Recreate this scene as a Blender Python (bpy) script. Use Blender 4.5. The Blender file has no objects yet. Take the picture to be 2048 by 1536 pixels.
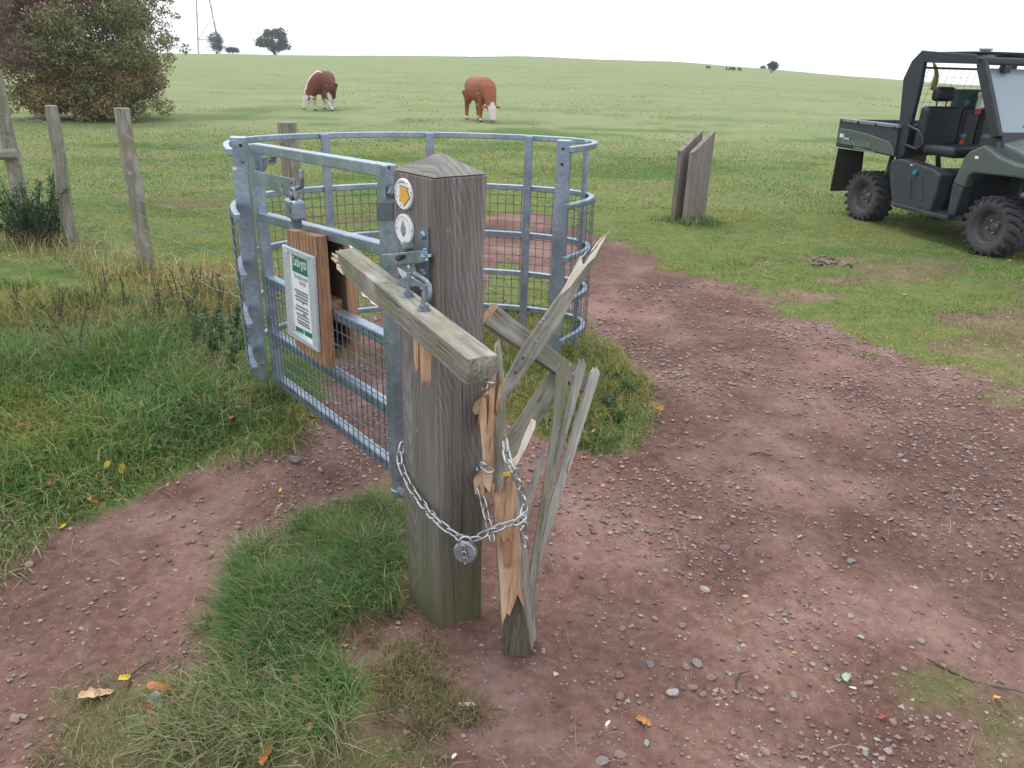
import bpy, bmesh, math, random
import numpy as np
from mathutils import Vector, Matrix

scene = bpy.context.scene
COL = scene.collection
rng = np.random.default_rng(7)
random.seed(7)

# ------------------------------------------------------------------ camera
F = 1500.0                      # focal length in pixels of the 2048 x 1536 photograph
PITCH = math.radians(23.0); ROLL = math.radians(1.6); CZ = 1.6
_f = np.array([0, math.cos(PITCH), -math.sin(PITCH)]); _r0 = np.array([1.0, 0, 0]); _u0 = np.cross(_r0, _f)
_c, _s = math.cos(ROLL), math.sin(ROLL)
CF, CR, CU = _f, _c*_r0 + _s*_u0, -_s*_r0 + _c*_u0
cam_d = bpy.data.cameras.new('camera'); cam = bpy.data.objects.new('camera', cam_d); COL.objects.link(cam)
cam_d.sensor_width = 36.0; cam_d.lens = F/2048*36.0; cam_d.clip_start = 0.05; cam_d.clip_end = 3000
cam.matrix_world = Matrix(((CR[0], CU[0], -CF[0], 0), (CR[1], CU[1], -CF[1], 0), (CR[2], CU[2], -CF[2], CZ), (0, 0, 0, 1)))
scene.camera = cam

# ------------------------------------------------------------------ overcast sky, sun, exposure
SUN_EL, SUN_AZ = math.radians(60), math.radians(330)
w = bpy.data.worlds.new('World'); scene.world = w; w.use_nodes = True
nt = w.node_tree; nt.nodes.clear()
sky = nt.nodes.new('ShaderNodeTexSky'); sky.sky_type = 'NISHITA'; sky.sun_disc = False
sky.sun_elevation = SUN_EL; sky.sun_rotation = SUN_AZ; sky.air_density = 1.0; sky.dust_density = 4.0
mixw = nt.nodes.new('ShaderNodeMix'); mixw.data_type = 'RGBA'; mixw.inputs[0].default_value = 0.84
mixw.inputs[7].default_value = (11.2, 11.6, 12.2, 1)          # even white cloud cover
bg = nt.nodes.new('ShaderNodeBackground'); bg.inputs[1].default_value = 0.125
wo = nt.nodes.new('ShaderNodeOutputWorld')
nt.links.new(sky.outputs[0], mixw.inputs[6]); nt.links.new(mixw.outputs[2], bg.inputs[0]); nt.links.new(bg.outputs[0], wo.inputs[0])
sl = bpy.data.lights.new('sun', 'SUN'); sl.energy = 1.4; sl.angle = math.radians(22); sl.color = (1, 0.97, 0.93)
so = bpy.data.objects.new('sun', sl); COL.objects.link(so)
so.rotation_euler = (math.radians(90)-SUN_EL, 0, math.radians(180)-SUN_AZ)
scene.view_settings.view_transform = 'Standard'; scene.view_settings.look = 'None'
scene.view_settings.exposure = 0.22; scene.view_settings.gamma = 1.0; scene.view_settings.use_curve_mapping = False
scene.render.engine = 'CYCLES'
scene.cycles.max_bounces = 6; scene.cycles.diffuse_bounces = 3; scene.cycles.transparent_max_bounces = 8
scene.cycles.use_denoising = True

# ------------------------------------------------------------------ pixel -> place
def ray(px, py): return CF + CR*(px-1024)/F + CU*(768-py)/F
def atz(px, py, z=0.0):
    d = ray(px, py); return np.array([0, 0, CZ]) + (z-CZ)/d[2]*d
def aty(px, py, Y):
    d = ray(px, py); return np.array([0, 0, CZ]) + Y/d[1]*d
def onplane(px, py, p, n):
    d = ray(px, py); o = np.array([0, 0, CZ]); return o + d*(np.dot(np.asarray(p)-o, n)/np.dot(d, n))
def proj(p):
    v = np.asarray(p, float) - np.array([0, 0, CZ]); w_ = v@CF
    return (1024 + F*(v@CR)/w_, 768 - F*(v@CU)/w_)
def zat(xy, py):
    lo, hi = -1.0, 6.0
    for _ in range(50):
        m = (lo+hi)/2
        if proj((xy[0], xy[1], m))[1] > py: lo = m
        else: hi = m
    return lo

# ------------------------------------------------------------------ terrain height
def _hash(ix, iy, seed):
    n = (ix*374761393 + iy*668265263 + seed*1442695041).astype(np.int64)
    n = ((n ^ (n >> 13))*1274126177) & 0x7fffffff
    n = (n ^ (n >> 16)) & 0xffff
    return n/65535.0
def vnoise(x, y, seed=0):
    x = np.asarray(x, float); y = np.asarray(y, float)
    ix = np.floor(x).astype(np.int64); iy = np.floor(y).astype(np.int64)
    fx = x-ix; fy = y-iy; fx = fx*fx*(3-2*fx); fy = fy*fy*(3-2*fy)
    a = _hash(ix, iy, seed); b = _hash(ix+1, iy, seed); c = _hash(ix, iy+1, seed); d = _hash(ix+1, iy+1, seed)
    return (a*(1-fx)+b*fx)*(1-fy) + (c*(1-fx)+d*fx)*fy
def fbm(x, y, seed=0, o=4):
    t = 0; a = 0.5; s = 1.0
    for k in range(o): t = t + a*vnoise(np.asarray(x)*s, np.asarray(y)*s, seed+k*17); a *= 0.5; s *= 2.03
    return t/(1-0.5**o)
def sstep(a, b, x):
    t = np.clip((np.asarray(x, float)-a)/(b-a), 0, 1); return t*t*(3-2*t)
T_AZ = [-3, -.8, -.444, -.26, .004, .18, .427, .537, .8, 3]
T_H = [1.2, 1.5, 2.05, 2.55, 3.15, 3.1, 1.35, .55, -.8, -2.0]
def hill(x, y):
    x = np.asarray(x, float); y = np.asarray(y, float)
    t = x/np.maximum(y, 1.0)
    c = np.interp(t, T_AZ, T_H)
    yy = np.maximum(y, 0)
    up = sstep(18, 165, yy)
    return c*up - 0.035*np.maximum(yy-160, 0)
def base_h(x, y):
    """smooth shape of the land"""
    x = np.asarray(x, float); y = np.asarray(y, float)
    h = hill(x, y)
    h = h - 0.09*(1-sstep(2.1, 3.3, y))*sstep(-8, -1, -np.abs(x+0.0)*0.6)
    h = h + 0.05*np.exp(-(((x+0.62)/0.5)**2 + ((y-1.95)/0.4)**2))        # grass hump by the post
    h = h + 0.04*np.exp(-(((x+2.2)/1.3)**2 + ((y-2.9)/0.8)**2))           # verge
    h = h - 0.03*np.exp(-(((x-0.02)/0.25)**2 + ((y-1.80)/0.25)**2))       # scuffed hollow at the gate
    far = sstep(12, 60, y)
    h = h + (fbm(x*0.9, y*0.9, 3, 3)-0.5)*0.05*sstep(2, 6, np.hypot(x, y)) + (fbm(x*0.05, y*0.05, 9, 3)-0.5)*0.5*far
    return h
def onground(px, py, it=14):
    z = 0.0
    for _ in range(it):
        p = atz(px, py, z)
        if p[1] < 0 or p[1] > 400: p = aty(px, py, 150.0)
        z = 0.5*z + 0.5*float(base_h(p[0], p[1]))
    return atz(px, py, z)

# ------------------------------------------------------------------ mesh builder
def _frame(axis, hint=(0, 0, 1)):
    a = np.asarray(axis, float); a = a/np.linalg.norm(a)
    h = np.asarray(hint, float)
    if abs(np.dot(a, h)) > 0.98: h = np.array([0, 1.0, 0]) if abs(a[1]) < 0.9 else np.array([1.0, 0, 0])
    s = np.cross(h, a); s /= np.linalg.norm(s)
    return a, s, np.cross(a, s)
class MB:
    def __init__(s): s.v = []; s.f = []; s.g = []; s.m = []; s.mi = 0
    def add(s, vs, fs, gr=None):
        o = len(s.v); vs = [tuple(map(float, q)) for q in vs]
        s.v += vs; s.g += [tuple(map(float, q)) for q in (gr if gr is not None else vs)]
        s.f += [tuple(i+o for i in f) for f in fs]; s.m += [s.mi]*len(fs)
        return s
    def box(s, c, size, ax=(1, 0, 0), up=(0, 0, 1), taper=1.0):
        """box centred at c, size along (ax, side, up)"""
        a, b, n = _frame(ax, up); c = np.asarray(c, float); hx, hy, hz = np.asarray(size)/2
        vs = []; gr = []
        for i in (-1, 1):
            for j in (-1, 1):
                for k in (-1, 1):
                    t = taper if k > 0 else 1.0
                    vs.append(c + a*i*hx*t + b*j*hy*t + n*k*hz); gr.append((i*hx + c[0]*.37, j*hy + c[1]*.71, k*hz + c[2]*.53))
        return s.add(vs, [(0, 1, 3, 2), (4, 6, 7, 5), (0, 4, 5, 1), (2, 3, 7, 6), (0, 2, 6, 4), (1, 5, 7, 3)], gr)
    def beam(s, p0, p1, wd, th, up=(0, 0, 1)):
        p0 = np.asarray(p0, float); p1 = np.asarray(p1, float)
        return s.box((p0+p1)/2, (np.linalg.norm(p1-p0), wd, th), p1-p0, up)
    def prism(s, pts, ext, axis=None):
        """closed 3-D outline swept by ext; axis: grain direction"""
        P_ = [np.asarray(p, float) for p in pts]; e = np.asarray(ext, float); n = len(P_)
        a = np.asarray(axis if axis is not None else P_[1]-P_[0], float); a, b, c = _frame(a, e)
        o = P_[0]; vs = P_ + [p+e for p in P_]
        gr = [((q-o)@a + o[0], (q-o)@b + o[1]*3, (q-o)@c + o[2]*2) for q in vs]
        fs = [tuple(range(n)), tuple(range(2*n-1, n-1, -1))] + [(i, i+n, (i+1) % n + n, (i+1) % n) for i in range(n)]
        return s.add(vs, fs, gr)
    def tube(s, pts, r, n=8, cap=True, closed=False, flat=1.0, up=(0, 0, 1)):
        P_ = [np.asarray(p, float) for p in pts]; m = len(P_)
        R = [r]*m if np.isscalar(r) else list(r)
        vs = []; gr = []; ln = 0.0; prev = None
        for i, p in enumerate(P_):
            if closed: d = P_[(i+1) % m] - P_[i-1]
            else: d = P_[min(i+1, m-1)] - P_[max(i-1, 0)]
            if prev is None: a, b, c = _frame(d, up)
            else:
                a = d/(np.linalg.norm(d)+1e-12); b = prev - a*(prev@a); b /= (np.linalg.norm(b)+1e-12); c = np.cross(a, b)
            prev = b
            if i: ln += np.linalg.norm(p-P_[i-1])
            for k in range(n):
                t = 2*math.pi*(k+.5)/n
                vs.append(p + R[i]*(math.cos(t)*b + math.sin(t)*flat*c)); gr.append((ln + P_[0][0], R[i]*math.cos(t)+P_[0][1]*3, R[i]*math.sin(t)+P_[0][2]*2))
        fs = []
        for i in range(m if closed else m-1):
            j = (i+1) % m
            for k in range(n):
                l = (k+1) % n; fs.append((i*n+k, i*n+l, j*n+l, j*n+k))
        if cap and not closed: fs += [tuple(range(n-1, -1, -1)), tuple((m-1)*n+k for k in range(n))]
        return s.add(vs, fs, gr)
    def cyl(s, c, axis, r, h, n=16, r2=None):
        a, _, _ = _frame(axis); c = np.asarray(c, float); r2 = r if r2 is None else r2
        return s.tube([c-a*h/2, c+a*h/2], [r, r2], n)
    def lathe(s, c, axis, prof, n=24, hint=(0, 0, 1), cap=(True, True)):
        """prof: list of (distance along axis, radius)"""
        a, b, d = _frame(axis, hint); c = np.asarray(c, float); vs = []
        for (t, r) in prof:
            for k in range(n):
                q = 2*math.pi*k/n; vs.append(c + a*t + r*(math.cos(q)*b + math.sin(q)*d))
        fs = []
        for i in range(len(prof)-1):
            for k in range(n):
                l = (k+1) % n; fs.append((i*n+k, i*n+l, (i+1)*n+l, (i+1)*n+k))
        if cap[0]: fs.append(tuple(range(n-1, -1, -1)))
        if cap[1]: fs.append(tuple((len(prof)-1)*n+k for k in range(n)))
        return s.add(vs, fs)
    def ball(s, c, r, nu=10, nv=7, sc=(1, 1, 1)):
        vs = []; fs = []; c = np.asarray(c, float)
        for j in range(nv+1):
            th = math.pi*j/nv
            for i in range(nu):
                ph = 2*math.pi*i/nu
                vs.append(c + r*np.array([math.sin(th)*math.cos(ph)*sc[0], math.sin(th)*math.sin(ph)*sc[1], math.cos(th)*sc[2]]))
        for j in range(nv):
            for i in range(nu):
                k = (i+1) % nu; fs.append((j*nu+i, (j+1)*nu+i, (j+1)*nu+k, j*nu+k))
        return s.add(vs, fs)
    def quad(s, a, b, c, d): return s.add([a, b, c, d], [(0, 1, 2, 3)])
def build(mb, name, mats, parent=None, smooth=False, bevel=0.0, bevel_seg=2, world=True, sub=0):
    me = bpy.data.meshes.new(name)
    if isinstance(mb, MB):
        V = np.array(mb.v, float)
        if parent is not None and world:
            M = np.array(parent.matrix_basis.inverted()) if parent.parent is None else np.array((parent.parent.matrix_basis @ parent.matrix_basis).inverted())
            V = V@M[:3, :3].T + M[:3, 3]
        me.from_pydata([tuple(q) for q in V], [], mb.f)
        at = me.attributes.new('grain', 'FLOAT_VECTOR', 'POINT'); at.data.foreach_set('vector', np.array(mb.g, np.float32).ravel())
        if not isinstance(mats, (list, tuple)): mats = [mats]
        for m in mats: me.materials.append(m)
        if len(mats) > 1: me.polygons.foreach_set('material_index', mb.m)
        bm = bmesh.new(); bm.from_mesh(me); bmesh.ops.remove_doubles(bm, verts=bm.verts, dist=1e-6)
        bmesh.ops.recalc_face_normals(bm, faces=bm.faces); bm.to_mesh(me); bm.free()
    if smooth: me.polygons.foreach_set('use_smooth', [True]*len(me.polygons))
    me.update()
    o = bpy.data.objects.new(name, me); COL.objects.link(o)
    if parent is not None: o.parent = parent
    if sub:
        md = o.modifiers.new('s', 'SUBSURF'); md.levels = sub; md.render_levels = sub
    if bevel > 0:
        md = o.modifiers.new('b', 'BEVEL'); md.width = bevel; md.segments = bevel_seg; md.limit_method = 'ANGLE'; md.angle_limit = math.radians(35)
    return o
def thing(name, label, cat, loc=(0, 0, 0), rz=0.0, group=None):
    o = bpy.data.objects.new(name, None); COL.objects.link(o); o.empty_display_size = 0.1
    o.matrix_basis = Matrix.Translation(Vector([float(q) for q in loc])) @ Matrix.Rotation(rz, 4, 'Z')
    return tag(o, label, cat, group)
def tag(o, label=None, cat=None, group=None, kind=None):
    if label: o['label'] = label
    if cat: o['category'] = cat
    if group: o['group'] = group
    if kind: o['kind'] = kind
    return o
def copy_tree(o, parent=None):
    c = o.copy(); COL.objects.link(c)
    if parent is not None: c.parent = parent
    for ch in list(o.children): copy_tree(ch, c)
    return c
def mesh_np(name, V, Fc, mats, attrs=None, smooth=False):
    """fast mesh from arrays; Fc (n,3) or (n,4)"""
    me = bpy.data.meshes.new(name); k = Fc.shape[1]
    me.vertices.add(len(V)); me.vertices.foreach_set('co', np.asarray(V, np.float32).ravel())
    me.loops.add(Fc.size); me.loops.foreach_set('vertex_index', np.asarray(Fc, np.int32).ravel())
    me.polygons.add(len(Fc)); me.polygons.foreach_set('loop_start', np.arange(0, Fc.size, k, dtype=np.int32))
    try: me.polygons.foreach_set('loop_total', np.full(len(Fc), k, np.int32))
    except Exception: pass
    for m in (mats if isinstance(mats, (list, tuple)) else [mats]): me.materials.append(m)
    for n_, a in (attrs or {}).items():
        a = np.asarray(a, np.float32)
        if a.ndim == 1:
            at = me.attributes.new(n_, 'FLOAT', 'POINT'); at.data.foreach_set('value', a)
        else:
            at = me.attributes.new(n_, 'FLOAT_VECTOR', 'POINT'); at.data.foreach_set('vector', a.ravel())
    me.update(calc_edges=True)
    if smooth: me.polygons.foreach_set('use_smooth', [True]*len(me.polygons))
    return me
def text_mb(txt, size, spacing=1.0, align='CENTER', bold=0.0):
    """flat lettering as vertices/faces in the xy plane"""
    cu = bpy.data.curves.new('t', 'FONT'); cu.body = txt; cu.size = size; cu.align_x = align; cu.space_character = spacing; cu.offset = bold
    cu.resolution_u = 2
    ob = bpy.data.objects.new('t', cu); COL.objects.link(ob)
    dg = bpy.context.evaluated_depsgraph_get(); me = bpy.data.meshes.new_from_object(ob.evaluated_get(dg))
    vs = [tuple(v.co) for v in me.vertices]; fs = [tuple(p.vertices) for p in me.polygons]
    bpy.data.objects.remove(ob); bpy.data.curves.remove(cu); bpy.data.meshes.remove(me)
    return vs, fs

# ------------------------------------------------------------------ materials
class N:
    """tiny node helper"""
    def __init__(s, name):
        s.m = bpy.data.materials.new(name); s.m.use_nodes = True; s.t = s.m.node_tree; s.t.nodes.clear()
        s.out = s.t.nodes.new('ShaderNodeOutputMaterial'); s.b = s.t.nodes.new('ShaderNodeBsdfPrincipled')
        s.t.links.new(s.b.outputs[0], s.out.inputs[0])
    def n(s, typ, **kw):
        x = s.t.nodes.new('ShaderNode'+typ)
        for k, v in kw.items(): setattr(x, k, v)
        return x
    def l(s, a, b): s.t.links.new(a, b)
    def set(s, **kw):
        for k, v in kw.items():
            k = k.replace('_', ' ')
            if isinstance(v, (int, float, tuple)): s.b.inputs[k].default_value = v if not (isinstance(v, tuple) and len(v) == 3) else (*v, 1)
            else: s.l(v, s.b.inputs[k])
        return s
    def obj(s): return s.n('TexCoord').outputs['Object']
    def attr(s, name, out='Vector'):
        a = s.n('Attribute', attribute_name=name); return a.outputs[out]
    def mapping(s, vec, scale=(1, 1, 1), loc=(0, 0, 0)):
        m = s.n('Mapping'); s.l(vec, m.inputs[0]); m.inputs['Scale'].default_value = scale; m.inputs['Location'].default_value = loc; return m.outputs[0]
    def noise(s, vec, scale=5.0, detail=4.0, rough=0.55, dist=0.0):
        x = s.n('TexNoise'); s.l(vec, x.inputs['Vector']); x.inputs['Scale'].default_value = scale; x.inputs['Detail'].default_value = detail
        x.inputs['Roughness'].default_value = rough; x.inputs['Distortion'].default_value = dist; return x.outputs[0]
    def vor(s, vec, scale=5.0, out='Distance', feature='F1'):
        x = s.n('TexVoronoi', feature=feature); s.l(vec, x.inputs['Vector']); x.inputs['Scale'].default_value = scale; return x.outputs[out]
    def ramp(s, fac, stops):
        r = s.n('ValToRGB'); s.l(fac, r.inputs[0]); e = r.color_ramp.elements
        while len(e) > 1: e.remove(e[-1])
        for i, (p, c) in enumerate(stops):
            q = e[0] if i == 0 else e.new(p)
            q.position = p; q.color = (c, c, c, 1) if np.isscalar(c) else (*c, 1)
        return r.outputs[0]
    def mix(s, fac, a, b, mode='MIX'):
        x = s.n('Mix', data_type='RGBA', blend_type=mode)
        for i, v in ((0, fac), (6, a), (7, b)):
            if isinstance(v, (int, float)): x.inputs[i].default_value = v if i == 0 else (v, v, v, 1)
            elif isinstance(v, tuple): x.inputs[i].default_value = (*v, 1)
            else: s.l(v, x.inputs[i])
        return x.outputs[2]
    def math(s, op, a, b=0.0):
        x = s.n('Math', operation=op)
        for i, v in ((0, a), (1, b)):
            if isinstance(v, (int, float)): x.inputs[i].default_value = v
            else: s.l(v, x.inputs[i])
        return x.outputs[0]
    def bump(s, h, strength=0.3, dist=0.01):
        b = s.n('Bump'); b.inputs['Strength'].default_value = strength; b.inputs['Distance'].default_value = dist; s.l(h, b.inputs['Height']); s.l(b.outputs[0], s.b.inputs['Normal'])
    def sep(s, vec):
        x = s.n('SeparateXYZ'); s.l(vec, x.inputs[0]); return x.outputs
def plain(name, col, rough=0.5, metal=0.0, var=0.12, scale=30.0, **kw):
    k = N(name); nz = k.noise(k.obj(), scale, 4)
    lo = tuple(c*(1-var*1.5) for c in col); hi = tuple(min(1, c*(1+var*1.5)) for c in col)
    k.set(Base_Color=k.ramp(nz, [(0.3, lo), (0.7, hi)]), Roughness=rough, Metallic=metal)
    for a, b in kw.items(): k.set(**{a: b})
    return k.m
def wood(name, dark, light, moss=None, moss_amt=0.0, rough=0.85, fine=1.0, crack=0.5, ring=0.5, base_moss=False, pale=None):
    k = N(name); g = k.attr('grain')
    wob = k.noise(k.mapping(g, (2.2, 5, 5)), 2.0, 3)
    add = k.n('VectorMath', operation='MULTIPLY_ADD'); k.l(wob, add.inputs[0]); add.inputs[1].default_value = (0.0, 0.03, 0.03); k.l(g, add.inputs[2])
    gv = add.outputs[0]
    fine_n = k.noise(k.mapping(gv, (3.0*fine, 120*fine, 120*fine)), 1.0, 5, 0.65)
    broad = k.noise(k.mapping(gv, (1.2, 22, 22)), 1.0, 3)
    col = k.ramp(k.math('ADD', k.math('MULTIPLY', fine_n, 0.7), k.math('MULTIPLY', broad, 0.3)), [(0.37, dark), (0.5, tuple((a+b)/2 for a, b in zip(dark, light))), (0.63, light)])
    ck = k.noise(k.mapping(gv, (1.6, 60, 60), (3, 1, 7)), 1.0, 2)
    ckm = k.ramp(ck, [(0.30, 1.0), (0.37, 0.0)])
    col = k.mix(k.math('MULTIPLY', ckm, crack), col, tuple(c*0.25 for c in dark))
    blot = k.noise(k.mapping(g, (5, 14, 14), (9, 2, 4)), 1.0, 4)
    if pale is not None: col = k.mix(k.ramp(blot, [(0.50, 0.0), (0.66, 0.7)]), col, pale)
    if moss is not None:
        mn = k.noise(k.mapping(g, (4, 9, 9), (1, 5, 2)), 1.0, 5, 0.65)
        f_ = k.math('MULTIPLY', k.ramp(mn, [(0.42, 0.0), (0.62, 1.0)]), moss_amt)
        if base_moss:
            z = k.sep(k.n('NewGeometry').outputs['Position'])[2]
            f_ = k.math('MULTIPLY', f_, k.ramp(k.math('ADD', z, 0.15), [(0.10, 1.0), (0.55, 0.15), (1.0, 0.04)]))
        col = k.mix(f_, col, moss)
    k.set(Base_Color=col, Roughness=rough)
    k.bump(k.math('SUBTRACT', k.math('ADD', fine_n, k.math('MULTIPLY', broad, 0.6)), k.math('MULTIPLY', ckm, 1.2)), 0.45, 0.004)
    return k.m
M = {}
def make_galv():
    k = N('galvanised_steel'); o = k.n('NewGeometry').outputs['Position']
    cells = k.vor(o, 70.0, 'Color'); s_ = k.sep(cells)[0]
    n1 = k.noise(o, 9.0, 4); n2 = k.noise(o, 45.0, 3)
    v = k.math('ADD', k.math('MULTIPLY', s_, 0.16), k.math('ADD', k.math('MULTIPLY', n1, 0.6), k.math('MULTIPLY', n2, 0.3)))
    col = k.ramp(v, [(0.3, (0.215, 0.275, 0.345)), (0.55, (0.305, 0.375, 0.455)), (0.85, (0.48, 0.55, 0.63))])
    k.set(Base_Color=col, Metallic=0.82, Roughness=k.ramp(n1, [(0.3, 0.34), (0.7, 0.50)]))
    k.bump(n2, 0.08, 0.003)
    return k.m
M['galv'] = make_galv()
M['galv_dark'] = plain('old_galvanised_fitting', (0.20, 0.235, 0.27), 0.5, 0.55, 0.2, 60)
M['wire'] = plain('fence_wire', (0.25, 0.25, 0.24), 0.6, 0.4)
M['mesh'] = plain('weld_mesh_wire', (0.115, 0.14, 0.175), 0.5, 0.5)
M['chain'] = plain('zinc_chain', (0.50, 0.52, 0.54), 0.28, 0.9, 0.1, 90)
M['post'] = wood('weathered_post_timber', (0.075, 0.062, 0.057), (0.245, 0.215, 0.195), (0.10, 0.115, 0.02), 0.9, base_moss=True, crack=0.7, pale=(0.30, 0.30, 0.28))
M['rail_moss'] = wood('mossy_gate_timber', (0.105, 0.098, 0.078), (0.325, 0.312, 0.272), (0.150, 0.150, 0.075), 0.62, crack=0.75, pale=(0.45, 0.43, 0.39))
M['rail_grey'] = wood('silvered_gate_timber', (0.17, 0.155, 0.135), (0.42, 0.40, 0.37), (0.20, 0.19, 0.12), 0.35, crack=0.7, pale=(0.50, 0.49, 0.45))
M['fresh'] = wood('freshly_split_timber', (0.285, 0.150, 0.078), (0.56, 0.37, 0.235), crack=0.5, fine=1.0, pale=(.60, .45, .31))
M['splinter'] = wood('pale_splintered_timber', (0.62, 0.54, 0.41), (0.86, 0.81, 0.70), crack=0.12)
M['cap'] = wood('grey_post_cap_timber', (0.105, 0.098, 0.094), (0.275, 0.262, 0.250), (0.14, 0.14, 0.09), 0.3, crack=0.6)
M['damp'] = wood('damp_dark_timber', (0.035, 0.034, 0.024), (0.125, 0.118, 0.085), (0.08, 0.09, 0.03), 0.5, crack=0.6)
M['cedar'] = wood('brown_sign_timber', (0.20, 0.105, 0.055), (0.40, 0.235, 0.135), crack=0.3)
M['cedar_shade'] = wood('shaded_sign_timber', (0.05, 0.024, 0.015), (0.10, 0.055, 0.035), crack=0.3)  # darker copy of the sign timber, shade of the inside put into its colour
M['fpost'] = wood('fence_post_timber', (0.13, 0.115, 0.095), (0.33, 0.30, 0.25), (0.15, 0.15, 0.08), 0.4, crack=0.6, pale=(0.40, 0.38, 0.34))
M['board'] = wood('grey_brown_board_timber', (0.14, 0.118, 0.104), (0.31, 0.272, 0.245), (0.12, 0.115, 0.05), 0.5, crack=0.4, base_moss=True)
M['white'] = plain('white_plastic', (0.80, 0.80, 0.80), 0.4, 0, 0.03)
M['paper'] = plain('printed_paper', (0.78, 0.79, 0.80), 0.5, 0, 0.02)
M['sign_frame'] = plain('silver_sign_frame', (0.56, 0.60, 0.66), 0.35, 0.3, 0.05)
M['sign_green'] = plain('green_print', (0.008, 0.16, 0.115), 0.5, 0, 0.05)
M['ink'] = plain('dark_print', (0.05, 0.05, 0.06), 0.6)
M['ink_grey'] = plain('grey_print', (0.20, 0.20, 0.26), 0.6)
M['yellow'] = plain('yellow_print', (0.74, 0.42, 0.08), 0.5, 0, 0.05)
M['black'] = plain('black_hole', (0.01, 0.01, 0.012), 0.8)
M['rust'] = plain('rusty_bolt', (0.10, 0.05, 0.035), 0.7, 0.3, 0.3, 80)
# ------------------------------------------------------------------ where the path, turf and verge lie
def gpoly(pts): return np.array([onground(*p)[:2] for p in pts])
def sdist(x, y, poly):
    """signed distance to a polygon (positive inside)"""
    x = np.asarray(x, float); y = np.asarray(y, float)
    d = np.full(x.shape, 1e9); ins = np.zeros(x.shape, bool); n = len(poly)
    for i in range(n):
        x0, y0 = poly[i]; x1, y1 = poly[(i+1) % n]
        ex, ey = x1-x0, y1-y0; t = np.clip(((x-x0)*ex + (y-y0)*ey)/(ex*ex+ey*ey+1e-12), 0, 1)
        d = np.minimum(d, np.hypot(x-x0-t*ex, y-y0-t*ey))
        c = ((y0 > y) != (y1 > y)) & (x < (x1-x0)*(y-y0)/(y1-y0+1e-12) + x0); ins ^= c
    return np.where(ins, d, -d)
# bare soil: the track on the right, the fore-ground and the walkers' path through the gate
_far_edge = [(1190, 470), (1250, 488), (1330, 533), (1460, 560), (1530, 605), (1640, 648), (1750, 690), (1850, 718), (2048, 772), (2300, 850)]
_left_edge = [(-260, 1270), (0, 1135), (120, 1070), (250, 1000), (350, 955), (430, 935), (530, 918), (590, 888), (625, 840), (640, 800), (700, 730), (760, 640), (830, 560), (900, 480), (960, 432), (1060, 425)]
SOIL = np.vstack([gpoly(_left_edge), gpoly(_far_edge), [[14, 3.0], [14, -6], [-8, -6], [-8, 0.5]]])
GRASS_B = gpoly([(1188, 675), (1240, 715), (1300, 785), (1300, 830), (1265, 885), (1210, 905), (1130, 885), (1060, 850), (990, 815), (960, 760), (935, 700), (935, 640), (975, 560), (1000, 520), (1060, 540), (1110, 590), (1150, 640)])
GRASS_C = gpoly([(805, 965), (745, 985), (640, 1045), (530, 1105), (455, 1190), (432, 1270), (405, 1330), (350, 1390), (335, 1440), (345, 1490), (420, 1530), (560, 1520), (640, 1490), (700, 1430), (715, 1370), (680, 1300), (735, 1240), (800, 1190), (815, 1080)])
DEAD = gpoly([(735, 1235), (815, 1195), (850, 1290), (930, 1390), (965, 1440), (870, 1490), (700, 1490), (690, 1300)])
GRASS_D = gpoly([(90, 1480), (130, 1400), (220, 1360), (330, 1330), (420, 1300), (480, 1400), (560, 1480), (700, 1500), (860, 1480), (960, 1440), (1010, 1420), (930, 1380), (860, 1330), (800, 1290), (760, 1300), (800, 1400), (900, 1470), (860, 1560), (300, 1600), (100, 1580)])  # thin trampled turf
PATCHES = [(gpoly([(1800, 1380), (1860, 1350), (1930, 1370), (1900, 1410), (1830, 1410)]), .55), (gpoly([(1960, 1420), (2060, 1400), (2080, 1540), (1980, 1520)]), .4)]
def soil_mask(x, y):
    x = np.asarray(x, float); y = np.asarray(y, float)
    r = np.hypot(x, y); wig = (fbm(x*3.1, y*3.1, 21, 4)-.5)*0.30 + (fbm(x*11, y*11, 5, 3)-.5)*0.12
    m = sstep(-.07, .07, sdist(x, y, SOIL) + wig*np.clip(r/3.0, .5, 1.7))
    # worn patches in the turf beyond the track
    worn = sstep(.55, .66, fbm(x*0.9+3, y*1.6, 31, 4))*sstep(0.4, 2.2, x)*sstep(3.6, 5.0, y)*(1-sstep(6.6, 8.2, y+0.1*x))
    m = np.maximum(m, worn*0.75)
    worn2 = sstep(.66, .74, fbm(x*0.5+9, y*1.2, 37, 4))*sstep(4.5, 6.0, y)*(1-sstep(14, 26, y))*(1-sstep(.3, 1.5, x))
    m = np.maximum(m, worn2*0.6)
    gb = sstep(-.05, .07, sdist(x, y, GRASS_B) + wig*.8)
    gc = sstep(-.06, .12, sdist(x, y, GRASS_C) + wig*1.1)*np.clip(.35+1.2*sstep(.3, .55, fbm(x*5, y*5, 12, 3)), 0, 1)
    gd = sstep(-.03, .08, sdist(x, y, GRASS_D) + wig*.7)*0.55
    for pl, a in PATCHES: gd = np.maximum(gd, sstep(-.06, .08, sdist(x, y, pl) + wig*.6)*a)
    # stray tufts creeping on to the track's far side
    edge = sdist(x, y, SOIL); creep = sstep(.62, .70, fbm(x*2.2, y*3.2, 51, 4))*(1-sstep(.1, .9, edge))*sstep(1.2, 2.0, x)
    m = m*(1-np.clip(gb, 0, 1))*(1-np.clip(gc, 0, 1))*(1-gd)*(1-.6*creep)
    return np.clip(m, 0, 1)
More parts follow.
